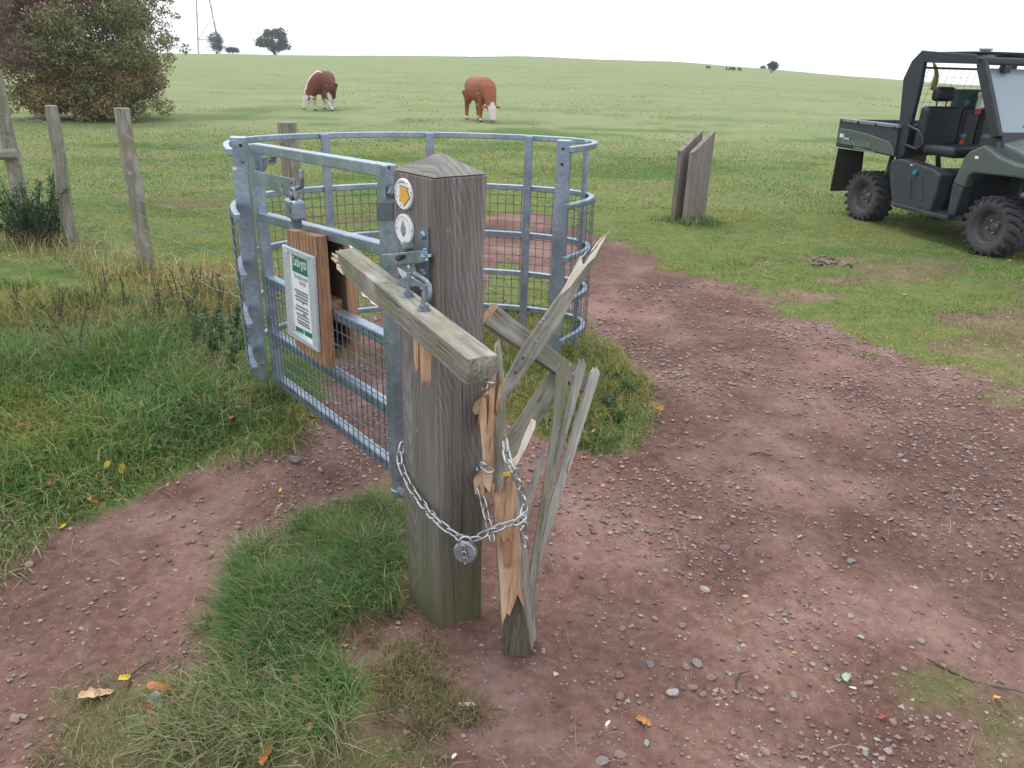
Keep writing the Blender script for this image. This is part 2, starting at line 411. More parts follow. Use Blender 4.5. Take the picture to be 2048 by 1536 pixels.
VERGE = gpoly([(-260, 1270), (0, 1130), (120, 1065), (250, 995), (350, 950), (430, 930), (530, 912), (590, 885), (620, 835), (560, 800), (500, 740), (470, 620), (440, 560), (300, 560), (150, 500), (0, 480), (-250, 470)])
def fine_h(x, y):
    """soil grit, clods and turf unevenness"""
    x = np.asarray(x, float); y = np.asarray(y, float)
    return (fbm(x*2.6, y*2.6, 66, 3)-.5)*0.035 + (fbm(x*9, y*9, 61, 3)-.5)*0.026 + (fbm(x*34, y*34, 71, 3)-.5)*0.014
def ground_z(x, y): return base_h(x, y) + fine_h(x, y)*(1-sstep(6, 14, np.hypot(x, y)))

# ------------------------------------------------------------------ ground material
def make_ground():
    k = N('soil_and_turf'); o = k.n('NewGeometry').outputs['Position']
    m = k.attr('soil', 'Fac'); dist = k.attr('far', 'Fac'); lush = k.attr('lush', 'Fac')
    # soil
    n1 = k.noise(o, 2.2, 5, .6); n2 = k.noise(o, 26.0, 5, .65); n3 = k.noise(o, 120.0, 3)
    soil = k.ramp(k.math('ADD', k.math('MULTIPLY', n1, .45), k.math('MULTIPLY', n2, .55)), [(.30, (.090, .046, .036)), (.5, (.182, .104, .084)), (.70, (.290, .186, .154))])
    dusty = k.noise(o, 1.1, 4, .6)
    damp = k.ramp(k.noise(o, .55, 4, .6), [(.42, .72), (.60, 1.06)]); soil = k.mix(1.0, soil, damp, 'MULTIPLY')
    soil = k.mix(k.ramp(dusty, [(.5, 0.0), (.72, .45)]), soil, (.300, .200, .178))
    v1 = k.n('TexVoronoi'); k.l(o, v1.inputs['Vector']); v1.inputs['Scale'].default_value = 62.0
    grit = k.ramp(v1.outputs['Distance'], [(.16, 1.0), (.30, 0.0)]); gsel = k.ramp(k.sep(v1.outputs['Color'])[0], [(.62, 0.0), (.70, 1.0)])
    gcol = k.ramp(k.sep(v1.outputs['Color'])[1], [(.0, (.15, .10, .095)), (.5, (.27, .20, .185)), (1.0, (.42, .36, .34))])
    soil = k.mix(k.math('MULTIPLY', k.math('MULTIPLY', grit, gsel), .8), soil, gcol)
    v2 = k.n('TexVoronoi'); k.l(o, v2.inputs['Vector']); v2.inputs['Scale'].default_value = 150.0
    grit2 = k.math('MULTIPLY', k.ramp(v2.outputs['Distance'], [(.2, 1.0), (.36, 0.0)]), k.ramp(k.sep(v2.outputs['Color'])[0], [(.55, 0.0), (.6, .7)]))
    soil = k.mix(grit2, soil, k.ramp(k.sep(v2.outputs['Color'])[1], [(0.0, (.10, .06, .055)), (1.0, (.31, .24, .22))]))
    # turf
    st = k.mapping(o, (1, .45, 1))
    g1 = k.noise(k.mapping(o, (.16, .28, 1)), 1.0, 7, .68); g2 = k.noise(o, 7.0, 5, .65); g3 = k.noise(k.mapping(o, (1, 1, 1)), 60.0, 3, .7)
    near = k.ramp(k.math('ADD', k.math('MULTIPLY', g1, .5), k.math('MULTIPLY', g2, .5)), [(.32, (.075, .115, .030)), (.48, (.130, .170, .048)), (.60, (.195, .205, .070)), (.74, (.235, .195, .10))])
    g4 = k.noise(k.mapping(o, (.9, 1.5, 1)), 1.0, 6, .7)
    hazy_far = k.ramp(k.math('ADD', k.math('MULTIPLY', g1, .5), k.math('ADD', k.math('MULTIPLY', g4, .3), k.math('MULTIPLY', g2, .2))), [(.33, (.150, .215, .078)), (.46, (.222, .275, .115)), (.56, (.275, .302, .150)), (.68, (.315, .315, .185))])  # far turf tones, with pale distance haze put into the colour
    turf = k.mix(dist, near, hazy_far)
    turf = k.mix(k.math('MULTIPLY', lush, .8), turf, k.ramp(g2, [(.3, (.035, .085, .016)), (.7, (.085, .165, .035))]))
    turf = k.mix(k.math('MULTIPLY', k.ramp(g3, [(.35, .55), (.6, 0.0)]), .8), turf, (.035, .045, .014))
    # small dark droppings / tussocks far off
    dk = k.ramp(k.noise(k.mapping(o, (.5, .9, 1), (4, 7, 0)), 1.3, 4, .7), [(.66, 0.0), (.72, .8)])
    turf = k.mix(dk, turf, (.10, .085, .045))
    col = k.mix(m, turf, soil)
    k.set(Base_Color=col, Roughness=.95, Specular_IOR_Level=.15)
    hgt = k.math('ADD', k.math('MULTIPLY', n2, .6), k.math('ADD', k.math('MULTIPLY', n3, .25), k.math('ADD', k.math('MULTIPLY', k.math('MULTIPLY', grit, gsel), .5), k.math('MULTIPLY', grit2, .25))))
    k.bump(hgt, .75, .012)
    return k.m
M['ground'] = make_ground()
def axis_pts(lo_d, hi_d, step, lo, hi, gr=1.07):
    a = list(np.arange(lo_d, hi_d+1e-9, step)); d = step; p = a[-1]
    while p < hi: d *= gr; p += d; a.append(p)
    d = step; p = a[0]
    while p > lo: d *= gr; p -= d; a.insert(0, p)
    return np.array(a)
gx = axis_pts(-2.6, 3.4, .028, -260, 260); gy = axis_pts(.5, 5.5, .028, -25, 330, 1.055)
GX, GY = np.meshgrid(gx, gy); nx, ny = len(gx), len(gy)
X = GX.ravel(); Y = GY.ravel()
soilv = soil_mask(X, Y)
Zg = ground_z(X, Y) + 0.022*(1-soilv)*(1-sstep(9, 20, Y))*(fbm(X*5, Y*5, 81, 3))
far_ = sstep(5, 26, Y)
lushv = sstep(.5, .66, fbm(X*.45+2, Y*.8, 91, 4))*(1-sstep(16, 40, Y))*(1-soilv)
lushv = np.maximum(lushv, sstep(-.3, .3, sdist(X, Y, VERGE))*.5*(fbm(X*1.2, Y*1.2, 97, 3) > .42))
idx = np.arange(nx*ny).reshape(ny, nx)
Fq = np.stack([idx[:-1, :-1].ravel(), idx[:-1, 1:].ravel(), idx[1:, 1:].ravel(), idx[1:, :-1].ravel()], 1)
fs_ = soilv[Fq].mean(1); fy_ = Y[Fq].mean(1)
is_path = (fs_ > .5) & (fy_ < 9)
def submesh(name, sel):
    fsel = Fq[sel]; used = np.unique(fsel); mp = np.full(nx*ny, -1); mp[used] = np.arange(len(used))
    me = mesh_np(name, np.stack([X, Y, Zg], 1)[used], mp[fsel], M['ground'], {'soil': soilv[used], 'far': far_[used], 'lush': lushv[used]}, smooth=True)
    o = bpy.data.objects.new(name, me); COL.objects.link(o); o['kind'] = 'structure'; return o
submesh('field', ~is_path); submesh('dirt_path', is_path)

# ------------------------------------------------------------------ grass blades
def make_blade_mat():
    k = N('grass_blade'); c = k.attr('col')
    k.set(Base_Color=c, Roughness=.6, Specular_IOR_Level=.25)
    tr = k.n('BsdfTranslucent'); k.l(k.mix(1.0, c, (1.0, 1.0, .7), 'MULTIPLY'), tr.inputs[0])
    mx = k.n('MixShader'); mx.inputs[0].default_value = .25; k.l(k.b.outputs[0], mx.inputs[1]); k.l(tr.outputs[0], mx.inputs[2]); k.l(mx.outputs[0], k.out.inputs[0])
    return k.m
M['blade'] = make_blade_mat()
GREENS = np.array([[.085, .175, .050], [.125, .240, .068], [.175, .285, .085], [.180, .230, .085], [.260, .290, .130]])
STRAW = np.array([[.40, .33, .19], [.31, .245, .13], [.47, .41, .27], [.22, .165, .085]])
def blades(name, x, y, ln, wd, bend, straw, label, lift=0.0, tint=None, lean=None):
    """one curved blade per point"""
    n = len(x); z = ground_z(x, y) - .006 + lift
    az = rng.uniform(0, 2*math.pi, n)
    if lean is not None: az = np.where(rng.random(n) < .6, lean + rng.normal(0, .7, n), az)
    dx, dy = np.cos(az), np.sin(az); b = bend*rng.uniform(.4, 1.5, n); hgt = ln*np.sqrt(np.clip(1-(b*.75)**2, .08, 1))
    sx, sy = -dy*wd/2, dx*wd/2
    tw = rng.uniform(-.8, .8, n); sx, sy = sx*np.cos(tw)-sy*np.sin(tw), sx*np.sin(tw)+sy*np.cos(tw)
    V = np.zeros((n, 5, 3))
    V[:, 0] = np.stack([x-sx, y-sy, z], 1); V[:, 1] = np.stack([x+sx, y+sy, z], 1)
    mx, my, mz = x+dx*ln*b*.28, y+dy*ln*b*.28, z+hgt*.62
    V[:, 2] = np.stack([mx-sx*.75, my-sy*.75, mz], 1); V[:, 3] = np.stack([mx+sx*.75, my+sy*.75, mz], 1)
    V[:, 4] = np.stack([x+dx*ln*b*.85, y+dy*ln*b*.85, z+hgt*np.clip(1-.25*b, .3, 1)], 1)
    b0 = (np.arange(n)*5)[:, None]
    Ft = np.concatenate([b0+np.array([[0, 1, 3]]), b0+np.array([[0, 3, 2]]), b0+np.array([[2, 3, 4]])])
    isst = rng.random(n) < straw
    clump = fbm(x*2.3, y*2.3, 111, 3)
    gi = np.clip((clump*1.6-.3)*5 + rng.normal(0, 1.0, n), 0, 4.99).astype(int)
    c = GREENS[gi]*rng.uniform(.75, 1.25, (n, 1))
    c = np.where(isst[:, None], STRAW[rng.integers(0, 4, n)]*rng.uniform(.7, 1.15, (n, 1)), c)
    pt = sstep(.40, .62, fbm(x*.75+5, y*1.3, 117, 4))[:, None]; c = c*(np.array([.94, 1.02, .98])*(1-pt) + np.array([1.20, 1.07, .80])*pt)
    if tint is not None: c = c*np.asarray(tint)
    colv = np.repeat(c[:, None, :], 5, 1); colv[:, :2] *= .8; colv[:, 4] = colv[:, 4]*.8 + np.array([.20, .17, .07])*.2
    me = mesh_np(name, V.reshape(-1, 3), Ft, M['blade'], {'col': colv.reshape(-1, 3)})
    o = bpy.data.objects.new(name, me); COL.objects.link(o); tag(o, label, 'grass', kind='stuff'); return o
def scatter(n, box, mask):
    x = rng.uniform(box[0], box[1], n); y = rng.uniform(box[2], box[3], n)
    keep = rng.random(n) < mask(x, y); return x[keep], y[keep]
def in_view(x, y, z=0.0, mg=120):
    v = np.stack([x, y, np.full_like(x, z-CZ)], 1); w_ = v@CF
    px = 1024 + F*(v@CR)/w_; py = 768 - F*(v@CU)/w_
    return (w_ > .2) & (px > -mg) & (px < 2048+mg) & (py > -mg) & (py < 1536+mg*2)
# long verge grass on the left
x, y = scatter(165000, (-5.2, -.55, 1.9, 5.3), lambda x, y: sstep(-.12, .16, sdist(x, y, VERGE)+(fbm(x*6, y*6, 88, 3)-.5)*.35)*np.clip(.25+1.3*fbm(x*1.7, y*1.7, 5, 3)-.2, 0, 1)*in_view(x, y))
lnv = .06 + .20*fbm(x*1.3+4, y*1.3, 15, 3)**1.5*sstep(-.05, .5, sdist(x, y, VERGE)) + rng.uniform(0, .05, len(x))
stw = np.clip(.10 + .40*sstep(.50, .68, fbm(x*.9, y*1.1, 19, 3)) + .06*sstep(4.1, 4.8, y) + .35*(1-sstep(.0, .35, sdist(x, y, VERGE))), 0, .9)
blades('verge_grass', x, y, lnv, .0045+.002*rng.random(len(x)), .1+.95*np.ones(len(x)), stw, 'long rough green grass on the verge left of the metal gate', lean=math.radians(-60), tint=(1.0, 1.06, 1.08))
x, y = scatter(5200, (-5.2, -.7, 2.0, 5.3), lambda x, y: sstep(-.02, .2, sdist(x, y, VERGE))*.8)
blades('verge_straw', x, y, .14+.16*rng.random(len(x)), .0026, 1.0, np.full(len(x), .97), 'long pale dead straws leaning through the verge grass', lean=math.radians(-50))
# grass hump in front of the post
x, y = scatter(90000, (-1.4, .1, .9, 2.6), lambda x, y: sstep(-.06, .10, sdist(x, y, GRASS_C)+(fbm(x*9, y*9, 8, 3)-.5)*.26)*np.clip(sstep(.30, .55, fbm(x*5, y*5, 12, 3))+.25*(y > 1.7), .06, 1))
blades('mound_grass', x, y, .05+.10*fbm(x*4, y*4, 25, 3)+rng.uniform(0, .03, len(x)), .0032, .95, .24+.45*sstep(.42, .62, fbm(x*3, y*3, 29, 3))+.25*(1-sstep(1.2, 1.6, y)), 'tufted green grass growing at the foot of the wooden gate post', lean=math.radians(200), tint=(.98, 1.04, 1.05))
# thin trampled turf round it
x, y = scatter(60000, (-1.7, .5, .75, 2.1), lambda x, y: sstep(-.06, .05, sdist(x, y, GRASS_D)+(fbm(x*8, y*8, 18, 3)-.5)*.12)*sstep(.35, .6, fbm(x*6, y*6, 44, 3)))
blades('trampled_grass', x, y, .02+.035*rng.random(len(x)), .0028, 1.1, np.full(len(x), .55), 'thin brown trampled grass on the bare soil', tint=(.9, .8, .8))
x, y = scatter(42000, (-.75, .2, 1.2, 2.3), lambda x, y: sstep(-.05, .05, sdist(x, y, DEAD)+(fbm(x*8, y*8, 19, 3)-.5)*.14)*sstep(.32, .6, fbm(x*7, y*7, 46, 3)))
blades('dead_stubble', x, y, .025+.05*rng.random(len(x)), .0028, 1.15, np.full(len(x), .78), 'dead brown grass stubble beside the gate post', tint=(.72, .62, .60))
# patch by the cage
x, y = scatter(60000, (-.5, 1.3, 2.4, 5.0), lambda x, y: sstep(-.06, .08, sdist(x, y, GRASS_B)+(fbm(x*7, y*7, 8, 3)-.5)*.14))
blades('cage_grass', x, y, .04+.08*fbm(x*3, y*3, 35, 3)+rng.uniform(0, .03, len(x)), .005, .9, np.full(len(x), .35), 'mossy grass growing round the right foot of the metal cage')
# turf of the field
def turf_mask(x, y): return (1-soil_mask(x, y))*in_view(x, y)*(sdist(x, y, VERGE) < .1)
x, y = scatter(230000, (-5.5, 6.5, 3.0, 9.5), turf_mask)
blades('field_turf', x, y, .018+.030*fbm(x*1.1, y*1.1, 45, 3)+.012*rng.random(len(x)), .0065, .8, np.clip(.12+.38*sstep(.5, .65, fbm(x*1.1, y*1.7, 49, 3)), 0, 1), 'short grazed turf of the pasture behind the metal gate', tint=(1.22, 1.13, .98))
x, y = scatter(200000, (-14, 14, 9.3, 22), lambda x, y: (1-soil_mask(x, y))*in_view(x, y)*(1-sstep(10.5, 21.5, y)))
blades('pasture_turf', x, y, .03+.035*fbm(x*.8, y*.8, 55, 3)+.012*rng.random(len(x)), .013, .8, np.clip(.06+.20*sstep(.5, .65, fbm(x*.5, y*1.0, 59, 3)), 0, 1), 'short grazed turf of the open pasture further off', tint=(1.28, 1.17, 1.2))
# creeping tufts on the track and bent straws
x, y = scatter(60000, (-.2, 5.5, 1.0, 5.5), lambda x, y: .9*(soil_mask(x, y) < .8)*(soil_mask(x, y) > .08)*in_view(x, y))
blades('edge_grass', x, y, .015+.03*rng.random(len(x)), .004, 1.0, np.full(len(x), .5), 'sparse short grass creeping over the edge of the track')
x, y = scatter(30000, (.9, 2.4, .8, 2.4), lambda x, y: np.maximum(sstep(-.06, .08, sdist(x, y, PATCHES[0][0])), sstep(-.06, .08, sdist(x, y, PATCHES[1][0])))*.8*sstep(.4, .6, fbm(x*7, y*7, 48, 3)))
blades('patch_grass', x, y, .015+.03*rng.random(len(x)), .0026, 1.1, np.full(len(x), .5), 'small worn grass patch on the near part of the track', tint=(.9, .85, .8))
x, y = scatter(2600, (-2.6, 4.5, .75, 4.5), lambda x, y: soil_mask(x, y)*in_view(x, y)*.5)
blades('loose_straw', x, y, .04+.07*rng.random(len(x)), .0022, 1.32, np.full(len(x), 1.0), 'dead grass straws strewn over the bare soil', lift=.008)
# tall straw-coloured grass along the fence
x, y = scatter(15000, (-5.5, -1.3, 4.0, 7.2), lambda x, y: np.clip(sstep(.35, .7, fbm(x*1.4, y*1.4, 65, 3))*(1-sstep(.15, .7, np.abs(y-(5.75-.62*(x+2.9)*(x < -2.9)-.35*(x+2.9)*(x >= -2.9))))), 0, 1))
blades('dry_grass', x, y, .14+.20*rng.random(len(x)), .005, 1.0, np.full(len(x), .8), 'tall pale dry grass along the wire fence', tint=(1.35, 1.32, 1.4), lean=math.radians(-30))

# tussocks further up the hill and grass tufts round the feet of posts
x = rng.uniform(-34, 34, 60000); y = 14 + 50*rng.random(60000)**1.3; kp_ = in_view(x, y, 0, 60) & (rng.random(60000) < sstep(.50, .70, fbm(x*.35, y*.35, 77, 4))*(1-.6*sstep(35, 64, y))); x, y = x[kp_], y[kp_]
blades('hill_tussocks', x, y, .025+.035*rng.random(len(x))*fbm(x*.6, y*.6, 79, 3)*1.6, .022+.0006*y, .8, np.full(len(x), .12), 'short coarse tussocks scattered over the grazed hillside', tint=(1.38, 1.22, 1.35))
fx = []; fy = []
for (a, b, n, r) in ((1345, 442, 700, .20), (1385, 449, 900, .22), (1410, 446, 500, .2), (297, 545, 700, .16), (143, 490, 600, .16), (1105, 705, 500, .12), (532, 800, 600, .10)):
    q = onground(a, b); fx.append(q[0]+rng.normal(0, r*.55, n)); fy.append(q[1]+rng.normal(0, r*.45, n))
fx = np.concatenate(fx); fy = np.concatenate(fy)
blades('post_tufts', fx, fy, .05+.09*rng.random(len(fx)), .006, .85, np.full(len(fx), .3), 'longer grass tufts left standing round the feet of posts')
# ------------------------------------------------------------------ the big wooden gate post
PN = aty(868, 352, 1.899); PL = aty(788, 343, 2.036); PR = aty(976, 350, 2.004)
dL = (PL-PN)*np.array([1, 1, 0]); wL = np.linalg.norm(dL); dL /= wL
dR = np.array([dL[1], -dL[0], 0]); wR = np.linalg.norm((PR-PN)[:2])
nL, nR = -dR, -dL                                  # outward normals of the two visible faces
def fL(px, py, out=0.0): return onplane(px, py, PN + nL*out, nL)
pc = PN + dL*wL/2 + dR*wR/2; ZT = 1.337
def make_post_mat():
    base = M['post']; k = N('gate_post_timber'); g = k.attr('grain'); s_ = k.sep(g)
    wv = k.noise(k.mapping(g, (1.6, 9, 9)), 1.0, 3)
    along = s_[0]; r2 = k.math('ADD', k.math('MULTIPLY', s_[1], s_[1]), k.math('MULTIPLY', s_[2], s_[2]))
    side = k.math('ADD', k.math('MULTIPLY', s_[1], 1.0), k.math('MULTIPLY', s_[2], .35))
    off = k.math('SUBTRACT', side, .02); par = k.math('MULTIPLY', k.math('MULTIPLY', off, off), 260.0)
    fld = k.math('ADD', k.math('ADD', k.math('MULTIPLY', along, -3.2), par), k.math('MULTIPLY', wv, 1.3))
    w_ = k.n('TexWave', wave_type='BANDS', bands_direction='X'); cx = k.n('CombineXYZ'); k.l(fld, cx.inputs[0]); k.l(cx.outputs[0], w_.inputs['Vector'])
    w_.inputs['Scale'].default_value = 1.15; w_.inputs['Distortion'].default_value = 1.6; w_.inputs['Detail'].default_value = 2.5
    fine = k.noise(k.mapping(g, (2.5, 130, 130)), 1.0, 5, .7); broad = k.noise(k.mapping(g, (.9, 16, 16)), 1.0, 4)
    v = k.math('ADD', k.math('MULTIPLY', fine, .62), k.math('ADD', k.math('MULTIPLY', broad, .33), k.math('MULTIPLY', w_.outputs[1], .10)))
    col = k.ramp(v, [(.34, (.092, .083, .078)), (.52, (.184, .170, .160)), (.72, (.302, .285, .268))])
    damp = k.ramp(k.noise(k.mapping(g, (1.3, 12, 12), (5, 0, 3)), 1.0, 4), [(.48, 0.0), (.70, .65)])
    col = k.mix(damp, col, (.095, .072, .062))
    ck = k.ramp(k.noise(k.mapping(g, (.9, 55, 55), (3, 1, 7)), 1.0, 2), [(.29, 1.0), (.35, 0.0)])
    col = k.mix(k.math('MULTIPLY', ck, .8), col, (.018, .014, .012))
    lich = k.ramp(k.noise(k.mapping(g, (26, 40, 40), (2, 8, 1)), 1.0, 5, .7), [(.63, 0.0), (.70, .75)])
    col = k.mix(k.math('MULTIPLY', lich, k.ramp(k.noise(k.mapping(g, (3, 9, 9), (7, 3, 1)), 1.0, 2), [(.48, 0.0), (.6, 1.0)])), col, (.40, .41, .37))
    z = s_[0]; green = k.math('MULTIPLY', k.ramp(k.math('ADD', z, k.math('MULTIPLY', broad, .35)), [(.10, .95), (.38, .55), (.75, .0)]), k.ramp(fine, [(.35, .55), (.6, 1.0)]))
    col = k.mix(green, col, k.ramp(fine, [(.35, (.055, .060, .018)), (.65, (.12, .125, .04))]))
    k.set(Base_Color=col, Roughness=.9, Specular_IOR_Level=.2)
    k.bump(k.math('SUBTRACT', k.math('ADD', fine, k.math('MULTIPLY', w_.outputs[1], .25)), k.math('MULTIPLY', ck, 1.3)), .6, .004)
    return k.m
M['gpost'] = make_post_mat()
gate_post = thing('gate_post', 'stout square weathered wooden gate post with pyramid top beside the metal gate', 'post', (pc[0], pc[1], -.12))
mb = MB(); vs = []; gr = []
NS = 26; zs = list(np.linspace(-.30, ZT, NS))
cor = [(-1, -1), (-.33, -1), (.33, -1), (1, -1), (1, -.33), (1, .33), (1, 1), (.33, 1), (-.33, 1), (-1, 1), (-1, .33), (-1, -.33)]
for i, z in enumerate(zs):
    for j, (a, b) in enumerate(cor):
        q = .0022*math.sin(z*5+j*2.1)+.0016*math.sin(z*13+j)
        ea = a*(wL/2+q); eb = b*(wR/2+q*.8)
        vs.append(pc*np.array([1, 1, 0]) + dL*ea + dR*eb + np.array([0, 0, z])); gr.append((z, ea, eb))
nc = len(cor); fs = []
for i in range(NS-1):
    for j in range(nc): fs.append((i*nc+j, i*nc+(j+1) % nc, (i+1)*nc+(j+1) % nc, (i+1)*nc+j))
fs.append(tuple((NS-1)*nc+j for j in range(nc)))
mb.add(vs, fs, gr); build(mb, 'post_body', M['gpost'], gate_post, bevel=.004)
top = vs[(NS-1)*nc:]; apx = pc*np.array([1, 1, 0]) + np.array([0, 0, zat(pc, 304)]); mb = MB()
mb.add([q+np.array([0, 0, .002]) for q in top] + [apx], [(j, (j+1) % nc, nc) for j in range(nc)] + [tuple(range(nc-1, -1, -1))], [(a*wL*.5+3, b*wR*.5, .02) for a, b in cor] + [(3, 0, .03)])
build(mb, 'post_cap', M['cap'], gate_post, bevel=.003)
# waymark discs
def disc(cx, cy, rpx, name, label, out=.004):
    c = fL(cx, cy, out); r = abs(np.linalg.norm(fL(cx, cy-rpx, out)-c))
    m_ = MB().lathe(c, nL, [(-.004, r), (.002, r), (.004, r*.96)], 40); o = build(m_, name, M['white'], gate_post); o['label'] = label
    return o, c + nL*.0046, r
side = dL * -1.0                                    # text runs from L towards N
def on_disc(c, u, v): return c + side*u + np.array([0, 0, 1.0])*v
def arc_text(mbx, c, r, txt, size, a0, a1):
    n = len(txt)
    for i, ch in enumerate(txt):
        if ch == ' ': continue
        a = math.radians(a0 + (a1-a0)*i/(n-1)); v2, f2 = text_mb(ch, size)
        ca, sa = math.cos(a-math.pi/2), math.sin(a-math.pi/2)
        mbx.add([on_disc(c, r*math.cos(a)+vx*ca-vy*sa, r*math.sin(a)+vx*sa+vy*ca) for vx, vy, _ in v2], f2)
d1, c1, r1 = disc(807.5, 388, 31, 'waymark_disc', 'round white waymark disc with yellow arrow')
P_ARROW = [(310, 440), (650, 560), (590, 640), (700, 940), (465, 1260), (350, 1000), (300, 1060)]
def dpx(qx, qy, x0, y0, s, out): return fL(x0 + qx/s, y0 + qy/s, out)
a3 = [dpx(x_, y_, 785, 350, 20.48, .0092) for x_, y_ in P_ARROW]; cc = sum(a3)/len(a3)
build(MB().prism([cc+(p-cc)*1.07 for p in a3], nL*.0004), 'arrow_outline', M['ink'], d1)
build(MB().prism([p+nL*.0007 for p in a3], nL*.0004), 'arrow', M['yellow'], d1)
mbx = MB(); arc_text(mbx, c1, r1*.74, 'Public Footpath', r1*.26, 190, 70); build(mbx, 'lettering', M['ink'], d1)
for x_, y_ in ((590, 345), (750, 715), (190, 885), (340, 1240)): build(MB().cyl(dpx(x_, y_, 785, 350, 20.48, .0088), nL, .0013, .002, 8), 'nail', M['ink'], d1)
d2, c2, r2_ = disc(809, 458, 30, 'waymark_disc', 'round white waymark disc with a grey pine cone')
mbx = MB()
for row, (vy, nw) in enumerate(((.50, 1), (.36, 2), (.22, 3), (.08, 4), (-.06, 4), (-.20, 4), (-.33, 3), (-.44, 2))):
    for q in range(nw):
        u = (q-(nw-1)/2)*.15; mbx.lathe(on_disc(c2, u*r2_, (vy+.02)*r2_), nL, [(0, r2_*.075), (.0004, r2_*.06)], 7)
build(mbx, 'pine_cone', M['ink_grey'], d2)
mbx = MB(); arc_text(mbx, c2, r2_*.76, 'North Worcestershire Path', r2_*.19, 188, -8); build(mbx, 'lettering', M['ink_grey'], d2)
for x_, y_ in ((195, 730), (785, 850), (510, 1310)): build(MB().cyl(dpx(x_, y_, 785, 420, 20.48, .0088), nL, .0013, .002, 8), 'nail', M['ink'], d2)
d3, c3, r3 = disc(811, 532, 27, 'waymark_disc', 'white waymark disc half hidden behind the latch')
mbx = MB(); arc_text(mbx, c3, r3*.74, 'Path', r3*.24, 160, 120); build(mbx, 'lettering', M['ink_grey'], d3)
# latch fittings
def fpoly(pts, out): return [fL(x_, y_, out) for x_, y_ in pts]
pl = build(MB().prism(fpoly([(840, 453), (859, 456), (860, 612), (843, 603)], .001), nL*.007), 'latch_plate', M['galv_dark'], gate_post, bevel=.001)
for x_, y_ in ((848, 470), (848, 546), (847, 581)):
    build(MB().lathe(fL(x_, y_, .008), nL, [(0, .011), (.004, .011), (.008, .006)], 12), 'bolt', M['galv'], pl)
mb = MB().prism(fpoly([(768, 508), (792, 507), (817, 504), (836, 502), (853, 499), (857, 522), (842, 525), (817, 527), (770, 530)], .045), nL*.008)
arm = build(mb, 'latch_arm', M['galv'], gate_post, bevel=.001)
mb = MB().beam(fL(852, 511, .004), fL(852, 511, .05), .026, .008, (0, 0, 1)); build(mb, 'arm_bracket', M['galv'], arm)
mb = MB()
for i in range(14): mb.ball(fL(848+rng.uniform(-3, 6), 506+rng.uniform(-8, 14), .050+.004*rng.random()), .0035, 6, 4)
build(mb, 'weld', M['galv'], arm, smooth=True)
build(MB().lathe(fL(818, 493, .030), nL, [(-.008, .012), (.022, .0125), (.025, .010)], 18), 'latch_knob', M['galv_dark'], gate_post, smooth=False)
mb = MB()
mb.prism(fpoly([(791, 517), (794, 512), (802, 511), (808, 509), (812, 511), (811, 516), (804, 521), (796, 523)], .0532), nL*.0006); build(mb, 'slot', M['black'], arm)
build(MB().lathe(fL(799, 517, .053), nL, [(0, .006), (.004, .006), (.006, .003)], 8), 'slot_bolt', M['rust'], arm)
tri = build(MB().prism(fpoly([(792, 529), (829, 526), (833, 549), (823, 550)], .040), nL*.005), 'latch_link', M['galv_dark'], gate_post, bevel=.0008)
build(MB().lathe(fL(817, 533, .0452), nL, [(0, .0055), (.0006, .005)], 12), 'link_eye', M['white'], tri)
build(MB().prism(fpoly([(791, 575), (794, 570), (803, 561), (812, 554), (823, 551), (832, 552), (850, 562), (857, 568), (855, 574), (842, 571), (829, 571), (817, 573), (800, 575)], .056), nL*.014), 'latch_claw', M['galv'], gate_post, bevel=.002)
build(MB().tube([fL(829, 547, .062), fL(842, 555, .066), fL(853, 562, .07), fL(859, 570, .074), fL(860, 585, .078), fL(856, 606, .086)], .0062, 10), 'latch_rod', M['galv_dark'], gate_post, smooth=True)

# ------------------------------------------------------------------ broken top rail hanging on the latch
ZR = 1.062
A = atz(936, 719, ZR); B = atz(978, 708, ZR); A2 = atz(660, 492, ZR); B2 = atz(690, 472, ZR)
ax = (A2-A)/np.linalg.norm(A2-A); sd = (B-A) - ax*((B-A)@ax); wd = .066; sd /= np.linalg.norm(sd); H = .060
Lr = np.linalg.norm(A2-A)
rail = thing('broken_rail', 'broken mossy wooden gate rail with splintered end bolted to the latch', 'rail', A + np.array([0, 0, -H]))
def rp(t, u, v): return A + ax*t + sd*u*wd + np.array([0, 0, -v*H])
mb = MB(); vs = []; gr = []; fs = []
sec = [(0, 0), (.5, -.015), (1, 0), (1, .62), (.80, 1), (0.0, 1), (0, .5)]
ts = [0, .05, .12, .2, .3, .4, .5, .6, .7, .8, .9]
for t in ts:
    for (u, v) in sec:
        k_ = t/.9; j = .012*math.sin(t*40+u*3)*.2
        e = 0.0
        if t >= .9: e = [-.01, .0, .02, -.03, -.05, -.075, -.05][sec.index((u, v))]
        tt = t*(Lr-.06)/.9 + e - (.012 if (t == 0 and v >= .9) else 0)*-1
        vs.append(rp(tt, u+j, v*(1 if t < .6 else 1-.12*(t-.6)/.3)+j)); gr.append((tt, u*wd, v*H))
ns = len(sec)
for i in range(len(ts)-1):
    for j in range(ns): fs.append((i*ns+j, i*ns+(j+1) % ns, (i+1)*ns+(j+1) % ns, (i+1)*ns+j))
fs += [tuple(range(ns)), tuple((len(ts)-1)*ns+j for j in range(ns-1, -1, -1))]
mb.add(vs, fs, gr); build(mb, 'rail_body', M['rail_moss'], rail, bevel=.002)
